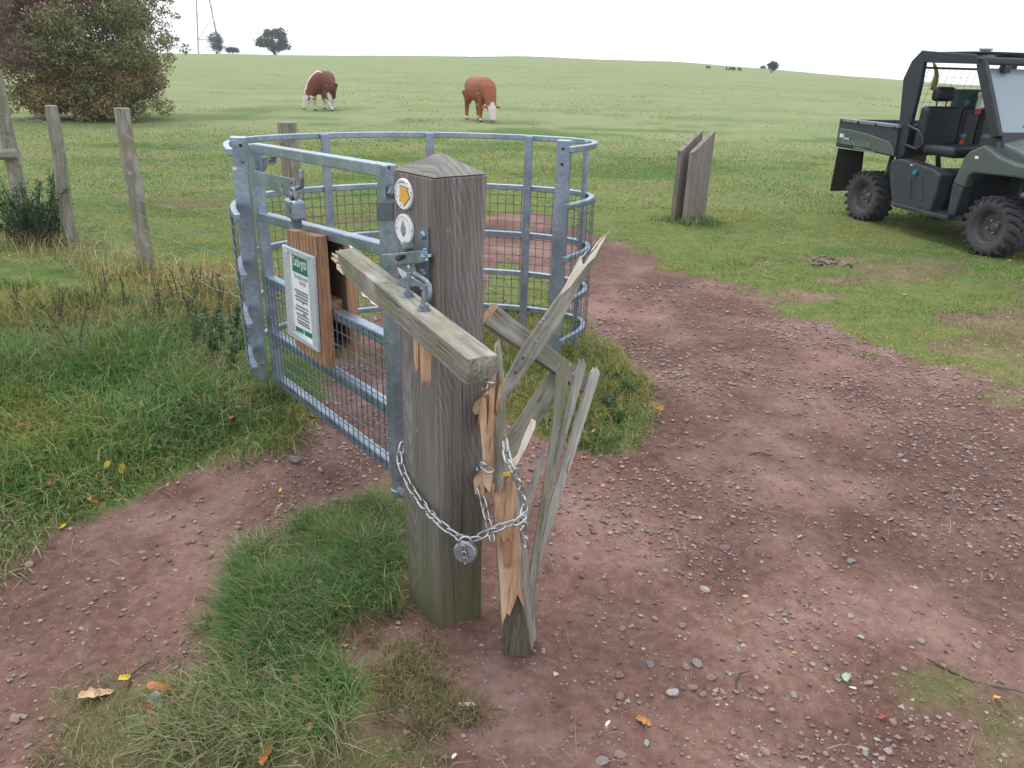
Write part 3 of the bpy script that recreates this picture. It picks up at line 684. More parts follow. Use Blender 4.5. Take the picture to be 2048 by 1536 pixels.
for q in range(13):
    u, v = rng.uniform(.05, .95), rng.uniform(.05, .9); l_ = rng.uniform(.01, .07); wq = rng.uniform(.05, .14)
    p0 = rp(Lr-.075, u-wq, v); p1 = rp(Lr-.045+l_, u+rng.uniform(-.1, .1), v+rng.uniform(-.08, .08)); pm = rp(Lr-.075, u+wq, v)
    build(MB().prism([p0, p1, pm], np.array([0, 0, -rng.uniform(.006, .012)]), ax), 'splinter', M['fresh'] if q % 3 else M['splinter'], rail)
for (t, u, v, l_, w_) in ((.0, .15, .95, .05, .012), (.02, .5, .7, .06, .014), (.02, .1, .45, .05, .012), (.01, .75, .45, .045, .012), (.04, .5, .25, .05, .01), (.03, .3, 1.0, .06, .012)):
    p0 = rp(Lr-.10+t, u, v); p1 = rp(Lr-.06+t+l_, u+.06, v+.05); pm = rp(Lr-.10+t, u+.18, v)
    build(MB().prism([p0, p1, pm], np.array([0, 0, -w_]), ax), 'splinter', M['splinter'] if v > .6 else M['fresh'], rail)
for (t0, v0) in ((.42, .98), (.50, .96)):
    p0 = rp(Lr-t0, .02, v0); build(MB().prism([p0, rp(Lr-t0+.05, -.1, v0+.05), rp(Lr-t0+.10, .02, v0+.08), rp(Lr-t0+.03, .1, v0+.2)], sd*.012), 'splinter', M['splinter'], rail)
for (px_, py_) in ((817, 594), (848, 621)):
    q = atz(px_, py_, ZR)
    nb = build(MB().lathe(q, (0, 0, 1), [(0, .017), (.004, .017), (.0045, .012), (.014, .012)], 6), 'nut', M['galv_dark'], rail)
    build(MB().cyl(q + np.array([0, 0, .032]), (.1, .1, 1), .0058, .06, 10), 'bolt', M['galv_dark'], nb)
build(MB().cyl(atz(698+104/4.27*0+73, 566, ZR)+np.array([0, 0, .001]), (0, 0, 1), .006, .004, 10), 'screw', M['galv'], rail)
build(MB().prism([rp(.30, .1, 1), rp(.34, .1, 1.0), rp(.335, .1, 2.1), rp(.325, .1, 2.5), rp(.31, .1, 2.2)], sd*.02, (0, 0, 1)), 'splinter', M['fresh'], rail)
build(MB().prism([rp(.27, .1, 1), rp(.295, .1, 1.0), rp(.29, .1, 2.9), rp(.28, .1, 2.6)], sd*.02, (0, 0, 1)), 'splinter', M['fresh'], rail)

# ------------------------------------------------------------------ the broken gate chained to the post
sb = onground(1033, 1306)
gate = thing('broken_gate', 'smashed wooden field gate with splintered boards fanning from its split stile', 'gate', sb)
def slab(pts, p0, n, depth, mat, name, parent=gate, axis=None, bevel=.0012, rough=True):
    n = np.asarray(n, float); n /= np.linalg.norm(n)
    q = [onplane(x_, y_, p0, n) for x_, y_ in pts]
    return build(MB().prism(q, -n*depth, axis), name, M[mat], parent, bevel=bevel)
NS1 = np.array([-.22, -1, .10]); P1 = sb + np.array([0, 0, .1])
stile = slab([(984, 962), (1030, 952), (1038, 1040), (1047, 1150), (1064, 1300), (1056, 1312), (1008, 1308), (1003, 1250), (993, 1120)], P1, NS1, .075, 'rail_moss', 'stile', axis=(0, 0, 1), bevel=.003)
P1f = P1 + NS1/np.linalg.norm(NS1)*.014
slab([(985, 968), (1008, 962), (1028, 950), (1033, 1010), (1040, 1100), (1039, 1172), (1047, 1215), (1034, 1188), (1028, 1210), (1019, 1232), (1014, 1226), (1004, 1250), (1000, 1180), (993, 1080)], P1f, NS1, .0135, 'fresh', 'split_face', stile, axis=(0, 0, 1))
slab([(1005, 1252), (1014, 1238), (1028, 1211), (1036, 1190), (1046, 1215), (1055, 1260), (1063, 1301), (1056, 1314), (1006, 1310)], P1 + NS1/np.linalg.norm(NS1)*.004, NS1, .0036, 'damp', 'damp_foot', stile, axis=(0, 0, 1))
pg = slab([(1003, 1090), (1018, 1083), (1023, 1090), (1022, 1134), (1009, 1136)], P1f + np.array([-.002, -.012, 0]), NS1, .02, 'cedar', 'peg', stile, axis=(0, 0, 1))
P2 = aty(1003, 990, P1f[1]+.01) ; P2 = onplane(1000, 980, P1f + np.array([0, -.02, 0]), NS1); NS2 = np.array([-.25, -1, .16])
upper = slab([(990, 684), (996, 720), (1001, 775), (1003, 850), (1006, 960), (1005, 980), (997, 984), (992, 972), (985, 990), (983, 900), (985, 800)], P2, NS2, .05, 'rail_moss', 'stile_shard', axis=(0, 0, 1))
P2f = P2 + np.array([-.004, -.012, 0])
slab([(989, 686), (991, 760), (986, 850), (985, 960), (980, 985), (973, 978), (966, 968), (964, 900), (958, 830), (965, 795), (972, 800), (975, 850), (979, 780), (983, 740)], P2f, NS2, .03, 'fresh', 'split_face', upper, axis=(0, 0, 1))
slab([(1007, 740), (1004, 775), (994, 830), (991, 815), (998, 770)], P2f, NS2, .012, 'fresh', 'splinter', upper, axis=(0, 0, 1))
slab([(948, 806), (966, 790), (979, 788), (978, 812), (970, 826), (950, 830), (944, 820)], P2f + np.array([0, .05, 0]), NS2, .05, 'fresh', 'tenon')
slab([(956, 832), (972, 832), (972, 858), (958, 862), (953, 850)], P2f + np.array([0, .05, 0]), NS2, .04, 'cedar', 'tenon')
slab([(946, 958), (958, 945), (968, 948), (969, 985), (965, 994), (950, 988)], P2f + np.array([0, .045, 0]), NS2, .06, 'fresh', 'tenon')
# boards and braces: planes leaning back from the foot
foot = aty(1065, 1240, sb[1]+.03)
def lean_plane(px_, py_, Yt, lateral=.0):
    """plane through the foot and a higher point further back"""
    t = aty(px_, py_, Yt); a = t - foot; s_ = np.array([1, lateral, 0.0]); n = np.cross(s_, a); n /= np.linalg.norm(n)
    if n[1] > 0: n = -n
    return foot, n, a
f0, n0, a0 = lean_plane(1185, 745, 2.30, .25)
slab([(1184, 742), (1188, 737), (1191, 741), (1195, 736), (1201, 747), (1120, 1002), (1084, 1115), (1066, 1178), (1056, 1172), (1066, 1115), (1100, 1008)], f0, n0, .024, 'rail_grey', 'board', axis=a0)
f1, n1, a1 = lean_plane(1160, 720, 2.22, .15)
slab([(1148, 750), (1153, 728), (1157, 733), (1159, 715), (1164, 727), (1167, 716), (1173, 733), (1094, 1012), (1069, 1200), (1065, 1300), (1054, 1302), (1061, 1150), (1086, 1012)], f1, n1, .024, 'rail_moss', 'board', axis=a1)
f2, n2, a2 = lean_plane(1128, 722, 2.17, .05)
slab([(1114, 742), (1119, 726), (1122, 733), (1127, 713), (1131, 728), (1136, 718), (1141, 734), (1111, 900), (1082, 1080), (1060, 1240), (1050, 1248), (1056, 1170), (1090, 955), (1103, 860)], f2, n2, .024, 'rail_moss', 'board', axis=a2)
f3, n3, a3_ = lean_plane(1110, 740, 2.38, .3)
slab([(1006, 884), (1060, 802), (1104, 738), (1121, 716), (1127, 730), (1110, 800), (1078, 848), (1032, 908), (1012, 925)], f3, n3, .022, 'rail_moss', 'board', axis=aty(1120, 720, 2.38)-aty(1010, 900, 2.1))
slab([(1092, 888), (1086, 930), (1074, 975), (1062, 1018), (1052, 1060), (1048, 1045), (1056, 985), (1076, 925)], f3 + np.array([0, .01, 0]), n3, .018, 'rail_grey', 'board', axis=a3_)
slab([(1064, 838), (1072, 843), (1070, 856), (1054, 892), (1036, 926), (1014, 950), (1007, 946), (1010, 934), (1034, 912), (1050, 868)], f2 + np.array([0, -.02, 0]), n2, .014, 'splinter', 'splinter', axis=a0)
# cross rail behind, and the long snapped brace in front of it
nC = np.array([.10, -.86, .5]); PC = aty(1070, 690, 2.36)
cr = slab([(967, 646), (972, 640), (997, 613), (1181, 756), (1174, 772), (1167, 784)], PC, nC, .045, 'rail_moss', 'cross_rail', axis=onplane(1181, 756, PC, nC)-onplane(997, 613, PC, nC), bevel=.003)
slab([(966, 647), (960, 641), (966, 630), (975, 620), (983, 608), (992, 606), (998, 613), (985, 627), (988, 632), (978, 634)], PC + np.array([0, -.001, 0]), nC, .044, 'fresh', 'broken_end', cr)
nB = np.array([.22, -.93, .22]); PB = aty(1070, 690, 2.28); axB = onplane(1200, 490, PB, nB)-onplane(1010, 790, PB, nB)
br = slab([(1003, 777), (1045, 696), (1100, 618), (1135, 570), (1158, 520), (1164, 511), (1168, 530), (1180, 512), (1212, 474), (1196, 512), (1165, 563), (1140, 612), (1100, 682), (1060, 732), (1032, 775), (1010, 803)], PB, nB, .024, 'rail_moss', 'brace', axis=axB, bevel=.003)
slab([(1122, 590), (1138, 556), (1150, 535), (1163, 511), (1165, 528), (1170, 528), (1180, 513), (1212, 473), (1190, 515), (1176, 528), (1166, 540), (1140, 575)], PB + nB*.006, nB, .0055, 'splinter', 'split_face', br, axis=axB)
for q, (x_, y_) in enumerate(((1081, 646), (1086, 639), (1072, 683), (1046, 716), (1031, 745))):
    build(MB().lathe(onplane(x_, y_, PB, nB), nB, [(0, .0045), (.003, .0045), (.004, .002)], 8), 'nail', M['galv'] if q < 3 else M['rust'], br)
mb = MB().box(onplane(1014, 944, P1f, NS1)+np.array([0, -.012, 0]), (.022, .004, .012)); build(mb, 'reflector', M['yellow'], gate)

# ragged slivers on every fresh break
r3 = np.random.default_rng(33)
def slivers(pa, pb, p0, n, d2, count, lmax, mat, parent, spread=.35):
    """thin pointed fibres standing along the broken edge pa-pb (pixels) towards pixel direction d2"""
    n = np.asarray(n, float)/np.linalg.norm(n); a = onplane(*pa, p0, n); b = onplane(*pb, p0, n); e = onplane(pa[0]+d2[0], pa[1]+d2[1], p0, n)-a; e /= np.linalg.norm(e)
    for i in range(count):
        f = r3.random(); c = a*(1-f)+b*f - n*r3.uniform(0, .02); l_ = lmax*r3.uniform(.25, 1.0); s_ = (b-a)/np.linalg.norm(b-a); w_ = r3.uniform(.0012, .0035)
        tip = c + e*l_ + s_*l_*r3.normal(0, spread*.4) + n*l_*r3.normal(0, .15)
        build(MB().prism([c-s_*w_-e*.012, tip, c+s_*w_-e*.012], -n*r3.uniform(.0015, .004), e), 'sliver', M[mat], parent)
slivers((1004, 1246), (1036, 1190), P1f, NS1, (-3, 30), 16, .045, 'fresh', stile)
slivers((985, 968), (1030, 952), P1f, NS1, (-2, -30), 12, .03, 'fresh', stile)
slivers((966, 970), (1005, 982), P2f, NS2, (2, 30), 14, .03, 'fresh', upper)
slivers((975, 800), (990, 740), P2f, NS2, (2, -30), 10, .06, 'fresh', upper)
slivers((1160, 520), (1205, 482), PB, nB, (22, -30), 14, .05, 'splinter', br)
slivers((1125, 588), (1160, 530), PB+nB*.004, nB, (18, -30), 10, .035, 'splinter', br)
slivers((962, 645), (992, 612), PC, nC, (-20, -14), 16, .022, 'fresh', cr)
for (pa_, pb_, f_, n_) in (((1184, 742), (1200, 746), f0, n0), ((1149, 742), (1172, 734), f1, n1), ((1115, 738), (1140, 732), f2, n2)):
    slivers(pa_, pb_, f_, n_, (6, -24), 9, .022, 'splinter', gate)

# ------------------------------------------------------------------ chain and padlock
def fN(px_, py_, out): return onplane(px_, py_, PN + (nL+nR)*out, (nL+nR)/np.linalg.norm(nL+nR))
ystile = sb[1] - .03
CH1 = [fL(803, 898, .004), fL(799, 918, .014), fL(808, 948, .016), fL(826, 982, .016), fL(850, 1014, .018), aty(872, 1040, PN[1]-.055), aty(898, 1062, PN[1]-.062), aty(925, 1077, PN[1]-.066),
       aty(950, 1078, PN[1]-.07), aty(980, 1063, ystile-.01), aty(1010, 1050, ystile-.028), aty(1040, 1040, ystile-.015), aty(1049, 1020, ystile+.02), aty(1044, 985, ystile+.02), aty(1032, 950, ystile+.01), aty(1018, 928, ystile+.005), aty(1012, 905, ystile+.03), aty(1010, 880, ystile+.06)]
CH2 = [aty(1047, 1035, ystile+.012), aty(1046, 1065, ystile+.03), aty(1054, 1100, ystile+.03)]
CH3 = [aty(962, 985, ystile+.10), aty(968, 1010, ystile+.09), aty(975, 1040, ystile+.07), aty(984, 1078, ystile+.05)]
CH4 = [aty(970, 775, ystile+.12), aty(980, 768, ystile+.09), aty(988, 772, ystile+.07)]
CH5 = [aty(958, 935, ystile+.06), aty(966, 925, ystile+.03), aty(975, 938, ystile+.02)]
def resample(pts, step):
    P_ = np.array(pts); d = np.r_[0, np.cumsum(np.linalg.norm(np.diff(P_, axis=0), axis=1))]; n = max(2, int(d[-1]/step)+1)
    s_ = np.arange(n)*step; return np.stack([np.interp(s_, d, P_[:, i]) for i in range(3)], 1)
chain = thing('steel_chain', 'zinc plated steel chain looped round the post and the broken gate', 'chain', CH1[0])
lk = MB(); Ls, Lw, Lr_ = .0180, .0102, .0036; pts = []
for i in range(8): a = -math.pi/2 + math.pi*i/7; pts.append((Ls*.62+Lw*math.cos(a), Lw*math.sin(a), 0))
for i in range(8): a = math.pi/2 + math.pi*i/7; pts.append((-Ls*.62+Lw*math.cos(a), Lw*math.sin(a), 0))
lk.tube(pts, Lr_, 8, closed=True)
lobj = build(lk, 'link', M['chain'], None, smooth=True); link_me = lobj.data; bpy.data.objects.remove(lobj)
def lay_links(pts, step=.0330):
    R = resample(pts, step)
    for i, p in enumerate(R):
        d = R[min(i+1, len(R)-1)] - R[max(i-1, 0)]; a, b, c = _frame(d, (0, -1, .3)); t = math.radians(38 if i % 2 else -52)
        b2 = b*math.cos(t)+c*math.sin(t); c2 = np.cross(a, b2)
        o = bpy.data.objects.new('link', link_me); COL.objects.link(o); o.parent = chain; q = p - CH1[0]
        o.matrix_basis = Matrix(((a[0], b2[0], c2[0], q[0]), (a[1], b2[1], c2[1], q[1]), (a[2], b2[2], c2[2], q[2]), (0, 0, 0, 1)))
for c_ in (CH1, CH2, CH3, CH4, CH5): lay_links(c_)
pq = aty(931, 1103, PN[1]-.075); lock = thing('disc_padlock', 'round steel disc padlock hanging from the chain in front of the post', 'padlock', pq)
nf = np.array([-.2, -1, .15]); nf /= np.linalg.norm(nf)
M['lock'] = plain('worn_padlock_steel', (.30, .30, .33), .45, .75, .15, 60)
build(MB().lathe(pq, nf, [(-.012, .030), (-.009, .035), (.009, .035), (.012, .030), (.0125, .012), (.011, .010)], 36), 'lock_body', M['lock'], lock, smooth=False, bevel=.001)
sh = [pq + np.array([.018*math.cos(a), 0, .030+.022*math.sin(a)]) for a in np.linspace(-.5, math.pi+.5, 14)]
build(MB().tube(sh, .0045, 10), 'shackle', M['chain'], lock, smooth=True)
build(MB().box(pq + nf*.0128, (.010, .003, .004), (0, 0, 1)), 'keyway', M['black'], lock)
for i in range(3):
    pts2 = [pq + nf*(.017+.003*(i % 2)) + np.array([.003*i-.003+.006*math.cos(a), 0, .020-.021*i+.012*math.sin(a)]) for a in np.linspace(0, 2*math.pi, 13)[:-1]]
    build(MB().tube(pts2, .0024, 6, closed=True), 'link', M['chain'], lock, smooth=True)
# ------------------------------------------------------------------ the round metal cage of the kissing gate
ZC = 1.24
ring_px = [(459, 297), (449, 290), (447, 284), (456, 278), (480, 273.5), (520, 270), (580, 267), (645, 264.8), (750, 262.8), (860, 262.5), (960, 265), (1068, 270), (1138, 273.5), (1179, 278), (1192, 281), (1196, 284), (1190, 287), (1165, 290), (1142, 293)]
rp_ = np.array([atz(a, b, ZC)[:2] for a, b in ring_px])
def catmull(P_, n=9):
    P_ = np.vstack([2*P_[0]-P_[1], P_, 2*P_[-1]-P_[-2]]); out = []
    for i in range(1, len(P_)-2):
        for t in np.linspace(0, 1, n, endpoint=False):
            a, b, c, d = P_[i-1], P_[i], P_[i+1], P_[i+2]
            out.append(.5*((2*b)+(-a+c)*t+(2*a-5*b+4*c-d)*t*t+(-a+3*b-3*c+d)*t**3))
    out.append(P_[-2]); return np.array(out)
for _ in range(2):                                   # ease small tracing kinks
    rp_[1:-1] = .25*rp_[:-2] + .5*rp_[1:-1] + .25*rp_[2:]
ring = catmull(rp_); rd = np.r_[0, np.cumsum(np.linalg.norm(np.diff(ring, axis=0), axis=1))]
def ring_at(s_): return np.array([np.interp(s_, rd, ring[:, 0]), np.interp(s_, rd, ring[:, 1])])
def ring_n(s_):
    t = ring_at(min(s_+.02, rd[-1])) - ring_at(max(s_-.02, 0)); t /= np.linalg.norm(t); return np.array([-t[1], t[0]])   # outward (left of travel)
ctr = np.array([-.48, 3.75])
cage = thing('kissing_gate_cage', 'round galvanised steel kissing gate cage with wire mesh sides', 'gate cage', (ctr[0], ctr[1], 0))
def hoop(z, wd=.028, ht=.030):
    n = 72; S = np.linspace(0, rd[-1], n); vs = []; fs = []
    for i, s_ in enumerate(S):
        p = ring_at(s_); q = ring_n(s_)
        if np.dot(q, p-ctr) < 0: q = -q
        for (a, b) in ((-1, -1), (1, -1), (1, 1), (-1, 1)): vs.append((p[0]+q[0]*a*wd/2, p[1]+q[1]*a*wd/2, z+b*ht/2))
    for i in range(n-1):
        for j in range(4): fs.append((i*4+j, i*4+(j+1) % 4, (i+1)*4+(j+1) % 4, (i+1)*4+j))
    fs += [(0, 1, 2, 3), tuple((n-1)*4+j for j in (3, 2, 1, 0))]
    return MB().add(vs, fs)
CZS = [1.225, .945, .672, .435, .215]
for z in CZS: build(hoop(z), 'hoop', M['galv'], cage, bevel=.004)
def s_near(px_, py_=268):
    q = atz(px_, py_, ZC)[:2]; return rd[np.argmin(np.linalg.norm(ring-q, axis=1))]
for (a, b) in ((645, 265), (862, 262), (1062, 270), (1186, 280)):
    s_ = s_near(a, b); p = ring_at(s_); q = ring_n(s_)
    if np.dot(q, p-ctr) < 0: q = -q
    c = p - q*.028
    build(MB().beam((c[0], c[1], -.05), (c[0], c[1], 1.235), .046, .016, (q[0], q[1], 0)), 'upright', M['galv'], cage, bevel=.002)
# mesh wires
S = np.arange(.06, rd[-1]-.03, .047)
wv = build(MB().tube([(0, 0, .20), (0, 0, .94)], 0.0019, 5, cap=False), 'mesh_wire', M['mesh'], None); wme = wv.data; bpy.data.objects.remove(wv)
for s_ in S:
    p = ring_at(s_); q = ring_n(s_)
    if np.dot(q, p-ctr) < 0: q = -q
    o = bpy.data.objects.new('mesh_wire', wme); COL.objects.link(o); o.parent = cage; o.location = (p[0]+q[0]*.018-ctr[0], p[1]+q[1]*.018-ctr[1], 0)
for z in np.arange(.235, .95, .0508):
    pts = []
    for s_ in np.linspace(.01, rd[-1]-.01, 64):
        p = ring_at(s_); q = ring_n(s_)
        if np.dot(q, p-ctr) < 0: q = -q
        pts.append((p[0]+q[0]*.0205, p[1]+q[1]*.0205, z))
    build(MB().tube(pts, 0.0019, 5), 'mesh_wire', M['mesh'], cage)
# end posts
lpp = atz(478, 283, ZC); rpp = atz(1129, 289, ZC)
def steel_post(p, ang, w1, w2, holes, nm, tilt=(0, 0)):
    a = np.array([math.cos(ang), math.sin(ang), 0]); z1 = 1.262
    o = build(MB().beam((p[0]+tilt[0], p[1]+tilt[1], -.25), (p[0], p[1], z1), w1, w2, (-a[1], a[0], 0)), nm, M['galv'], cage, bevel=.004)
    nrm = np.array([a[1], -a[0], 0])
    for (px_, py_, kind) in holes:
        q = onplane(px_, py_, np.array([p[0], p[1], 1.2]) + nrm*(w2/2+.0006), nrm)
        if kind == 'hole': build(MB().lathe(q, nrm, [(-.001, .0075), (.0006, .0075)], 14), 'hole', M['black'], o)
        else: build(MB().lathe(q, nrm, [(0, .012), (.006, .011), (.010, .006)], 14), 'bolt', M['galv_dark'], o)
    return o
steel_post(lpp, math.radians(8), .072, .062, [(481, 291, 'hole'), (484, 322, 'bolt'), (526, 727, 'bolt')], 'end_post', (-.03, 0))
steel_post(rpp, math.radians(-14), .070, .062, [(1126, 298, 'hole'), (1124, 329, 'hole')], 'end_post')
build(MB().cyl(onplane(469, 337, lpp + np.array([0, -.033, 0]), np.array([.14, -.99, 0])), (.14, -.99, 0), .009, .003, 14), 'white_cap', M['white'], cage)

# ------------------------------------------------------------------ the swinging leaf
HL = atz(510, 303, 1.22)[:2]; HR = aty(773, 330, 2.38)[:2]
dl = np.r_[HR-HL, 0]; LL = np.linalg.norm(dl); dl /= LL; nf_ = np.array([dl[1], -dl[0], 0])
if nf_[1] > 0: nf_ = -nf_
leaf = thing('gate_leaf', 'galvanised steel swinging gate leaf with wire mesh hinged to the wooden post', 'gate', (HR[0], HR[1], 0))
zl = [zat(HL, y_) for y_ in (295, 432, 557, 668, 757)]; zr = [zat(HR, y_) for y_ in (341, 500, 684, 822, 938)]
PLm = lambda z: np.array([HL[0], HL[1], z]); PRm = lambda z: np.array([HR[0], HR[1], z])
def leafpt(t, zi): return PLm(zl[zi])*(1-t) + PRm(zr[zi])*t
for i in range(5): build(MB().beam(leafpt(.01, i), leafpt(.985, i), .042, .040), 'bar', M['galv'], leaf, bevel=.004)
build(MB().beam(PLm(zl[4]-.022), PLm(zl[0]+.015), .060, .044, nf_), 'stile', M['galv'], leaf, bevel=.004)
hs = build(MB().beam(PRm(zr[4]-.03), PRm(zr[0]+.02), .056, .046, nf_), 'stile', M['galv'], leaf, bevel=.004)
q = onplane(778, 335, PRm(1.2)+nf_*.0236, nf_); build(MB().lathe(q, nf_, [(-.001, .006), (.0006, .006)], 12), 'hole', M['black'], hs)
nwv = int(LL/.048)
for i in range(1, nwv):
    t = i/nwv; a = leafpt(t, 2) + nf_*.0225; b = leafpt(t, 4) + nf_*.0225
    build(MB().tube([a+np.array([0, 0, .012]), b-np.array([0, 0, .015])], 0.0021, 5), 'mesh_wire', M['mesh'], leaf)
nh = 9
for i in range(nh+1):
    f = i/nh; a = PLm(zl[2]*(1-f)+zl[4]*f); b = PRm(zr[2]*(1-f)+zr[4]*f)
    build(MB().tube([a+nf_*.0258, b+nf_*.0258], 0.0021, 5), 'mesh_wire', M['mesh'], leaf)
# hinges and plates
hq = onplane(780, 382, PRm(1.2), nf_); sdv = np.array([dl[0], dl[1], 0])
hb = build(MB().lathe(hq + sdv*.030, sdv, [(-.004, .022), (.010, .022), (.0105, .018), (.022, .018)], 6), 'hinge_nut', M['galv_dark'], leaf)
build(MB().tube([hq - sdv*.05, hq + sdv*.05, fL(793, 378, -.01)], .010, 12), 'hinge_bolt', M['galv_dark'], hb, smooth=True)
pq_ = [onplane(a, b, PRm(1)+nf_*.030, nf_) for a, b in ((756, 404), (789, 404), (789, 442), (757, 442))]
build(MB().prism(pq_, nf_*.006), 'keeper_plate', M['mesh'], leaf, bevel=.001)
zb = zr[4]-.03
hb2 = build(MB().lathe(PRm(zb-.001), (0, 0, -1), [(0, .026), (.045, .026), (.050, .030), (.075, .030)], 14), 'pivot_sleeve', M['galv'], leaf)
build(MB().tube([PRm(zb-.055), PRm(zb-.055)*.4+fL(806, 985, -.03)*.6, fL(806, 985, -.03)], .011, 10), 'pivot_arm', M['galv_dark'], hb2)
# latch strap, bracket and boxed lock at the free end
def lp(px_, py_, out): return onplane(px_, py_, PLm(1) + nf_*out, nf_)
strap = build(MB().prism([lp(a, b, .030) for a, b in ((511, 341), (575, 355), (592, 358), (592, 374), (578, 380), (569, 387), (512, 371))], nf_*.006), 'latch_strap', M['galv'], leaf, bevel=.001)
for a, b in ((515, 338), (583, 366), (564, 372)): build(MB().lathe(lp(a, b, .0365), nf_, [(-.0005, .006), (.0008, .005)], 10), 'hole', M['black'], strap)
build(MB().prism([lp(a, b, -.01) for a, b in ((524, 316), (550, 314), (550, 327), (532, 331), (527, 342), (524, 342))], -nf_*.006), 'bracket', M['galv'], leaf, bevel=.001)
build(MB().lathe(lp(539, 320, .012), nf_, [(-.02, .010), (0, .010), (.005, .005)], 12), 'bolt', M['galv_dark'], leaf)
build(MB().tube([lp(603, 339, .05), lp(604, 360, .05), lp(604, 373, .048), lp(598, 376, .045), lp(590, 377, .04)], .0085, 8), 'latch_lever', M['galv_dark'], leaf, smooth=True)
lkp = lp(590, 418, .07); box = thing('box_padlock', 'silver box shaped padlock hanging on the latch of the metal gate leaf', 'padlock', lkp)
u_ = sdv; v_ = np.array([0, 0, 1.0])
build(MB().box(lkp, (.100, .048, .074), u_, v_), 'lock_body', M['galv'], box, bevel=.010, bevel_seg=3)
build(MB().tube([lkp + u_*(.024*math.cos(a)-.004) + v_*(.042+.034*math.sin(a)) for a in np.linspace(-.25, math.pi+.25, 13)], .0075, 10), 'shackle', M['galv_dark'], box, smooth=True)
build(MB().lathe(lkp + u_*.002 + v_*.052 + nf_*.004, nf_, [(-.014, .014), (.014, .014)], 16), 'latch_boss', M['galv_dark'], box)
build(MB().box(lkp + u_*.012 + nf_*.0242 - v_*.002, (.026, .010, .001), v_, nf_), 'keyhole', M['black'], box, bevel=.002)
build(MB().box(lkp - v_*.052 + u_*.004, (.038, .030, .036), u_, v_), 'lock_stub', M['mesh'], box, bevel=.002)
build(MB().lathe(lkp + u_*.034 + v_*.028 + nf_*.0245, nf_, [(-.001, .004), (.0008, .004)], 8), 'rivet', M['black'], box)

# ------------------------------------------------------------------ the notice box straddling the leaf
def sp(px_, py_, out): return onplane(px_, py_, PRm(1)+nf_*out, nf_)
OF = .068
TL, TR, BR, BL = sp(572, 459, OF), sp(631, 473, OF), sp(652, 736, OF), sp(590, 692, OF)
sign = thing('notice_box', 'brown wooden sign block with a framed white notice clamped over the gate leaf', 'sign', BR)
ns_ = 9
for i in range(ns_):
    a, b = i/ns_+.012, (i+1)/ns_-.012
    pts = [TL*(1-a)+TR*a, TL*(1-b)+TR*b, BL*(1-b)+BR*b, BL*(1-a)+BR*a]
    build(MB().prism(pts, -nf_*.012, pts[0]-pts[3]), 'slat', M['cedar'], sign, bevel=.0015)
build(MB().prism([p - nf_*.010 for p in (TL, TR, BR, BL)], -nf_*.033, TL-BL), 'front_panel', M['cedar'], sign, bevel=.002)
rear = [sp(a, b, -.030) for a, b in ((620, 452), (687, 478), (708, 712), (640, 668))]
build(MB().prism(rear, -nf_*.035, rear[0]-rear[3]), 'back_panel', M['cedar'], sign, bevel=.002)
bl1 = sp(676, 603, .020); bl2 = sp(678, 603, .020)
for (za, zb_) in ((602, 618), (700, 712)):
    q1, q2 = sp(600, za-28, .024), sp(660, za, .024); w_ = [q1, q2, q2 + np.array([0, 0, -.045]), q1 + np.array([0, 0, -.045])]
    build(MB().prism(w_, -nf_*.050, q2-q1), 'spacer', M['cedar'], sign, bevel=.002)
build(MB().prism([sp(a, b, -.027) for a, b in ((600, 470), (684, 485), (700, 690), (620, 650))], -nf_*.0025, (0, 0, 1)), 'inner_shade', M['cedar_shade'], sign)  # thin dark sheet standing in for the shade inside the sign block
# frame, paper and print
fo = [sp(a, b, OF+.002) for a, b in ((570, 488), (632, 513), (643, 704), (582, 668))]
fi = [sp(a, b, OF+.002) for a, b in ((580, 503), (620, 521), (632, 689), (592, 660))]
for i in range(4):
    j = (i+1) % 4; build(MB().prism([fo[i], fo[j], fi[j], fi[i]], nf_*.014, fo[j]-fo[i]), 'frame_side', M['sign_frame'], sign, bevel=.003)
paper = build(MB().prism([sp(a, b, OF+.004) for a, b in ((578, 499), (623, 519), (634, 692), (590, 658))], nf_*.002), 'notice', M['paper'], sign)
build(MB().prism([sp(a, b, OF+.0065) for a, b in ((583, 506), (621, 522), (623, 559), (585, 541))], nf_*.0004), 'green_band', M['sign_green'], paper)
build(MB().prism([sp(a, b, OF+.0065) for a, b in ((591, 651), (630, 671), (631, 682), (592, 660))], nf_*.0004), 'green_band', M['sign_green'], paper)
su = TR-TL; su = sp(623, 540, OF) - sp(584, 524, OF); su /= np.linalg.norm(su); sv = np.cross(su, nf_); sv = sv if sv[2] > 0 else -sv
def letter(txt, px_, py_, size, mat, width, bold=0.0):
    v2, f2 = text_mb(txt, size, align='LEFT', bold=bold); o_ = sp(px_, py_, OF+.0074); squeeze = width/max(q_[0] for q_ in v2)
    vv = [o_ + su*x_*squeeze + sv*y_ for x_, y_, _ in v2]
    build(MB().add(vv, f2), 'lettering', mat, paper)
wpaper = np.linalg.norm(sp(622, 540, OF)-sp(585, 524, OF))
letter('Cattle grazi', 586, 529, wpaper*.27, M['white'], wpaper*.74, bold=.0006)
letter('The cattle are now', 588, 554, wpaper*.135, M['ink'], wpaper*.74)
letter('this field.', 599, 569, wpaper*.135, M['ink'], wpaper*.36)
mbx = MB(); rows = [(589, 580, 34), (592, 587, 30), (590, 592, 33), (592, 599, 31), (605, 609, 3), (592, 611, 31), (591, 617, 33), (606, 630, 8), (593, 627, 32), (595, 634, 31), (594, 640, 32), (596, 646, 31)]
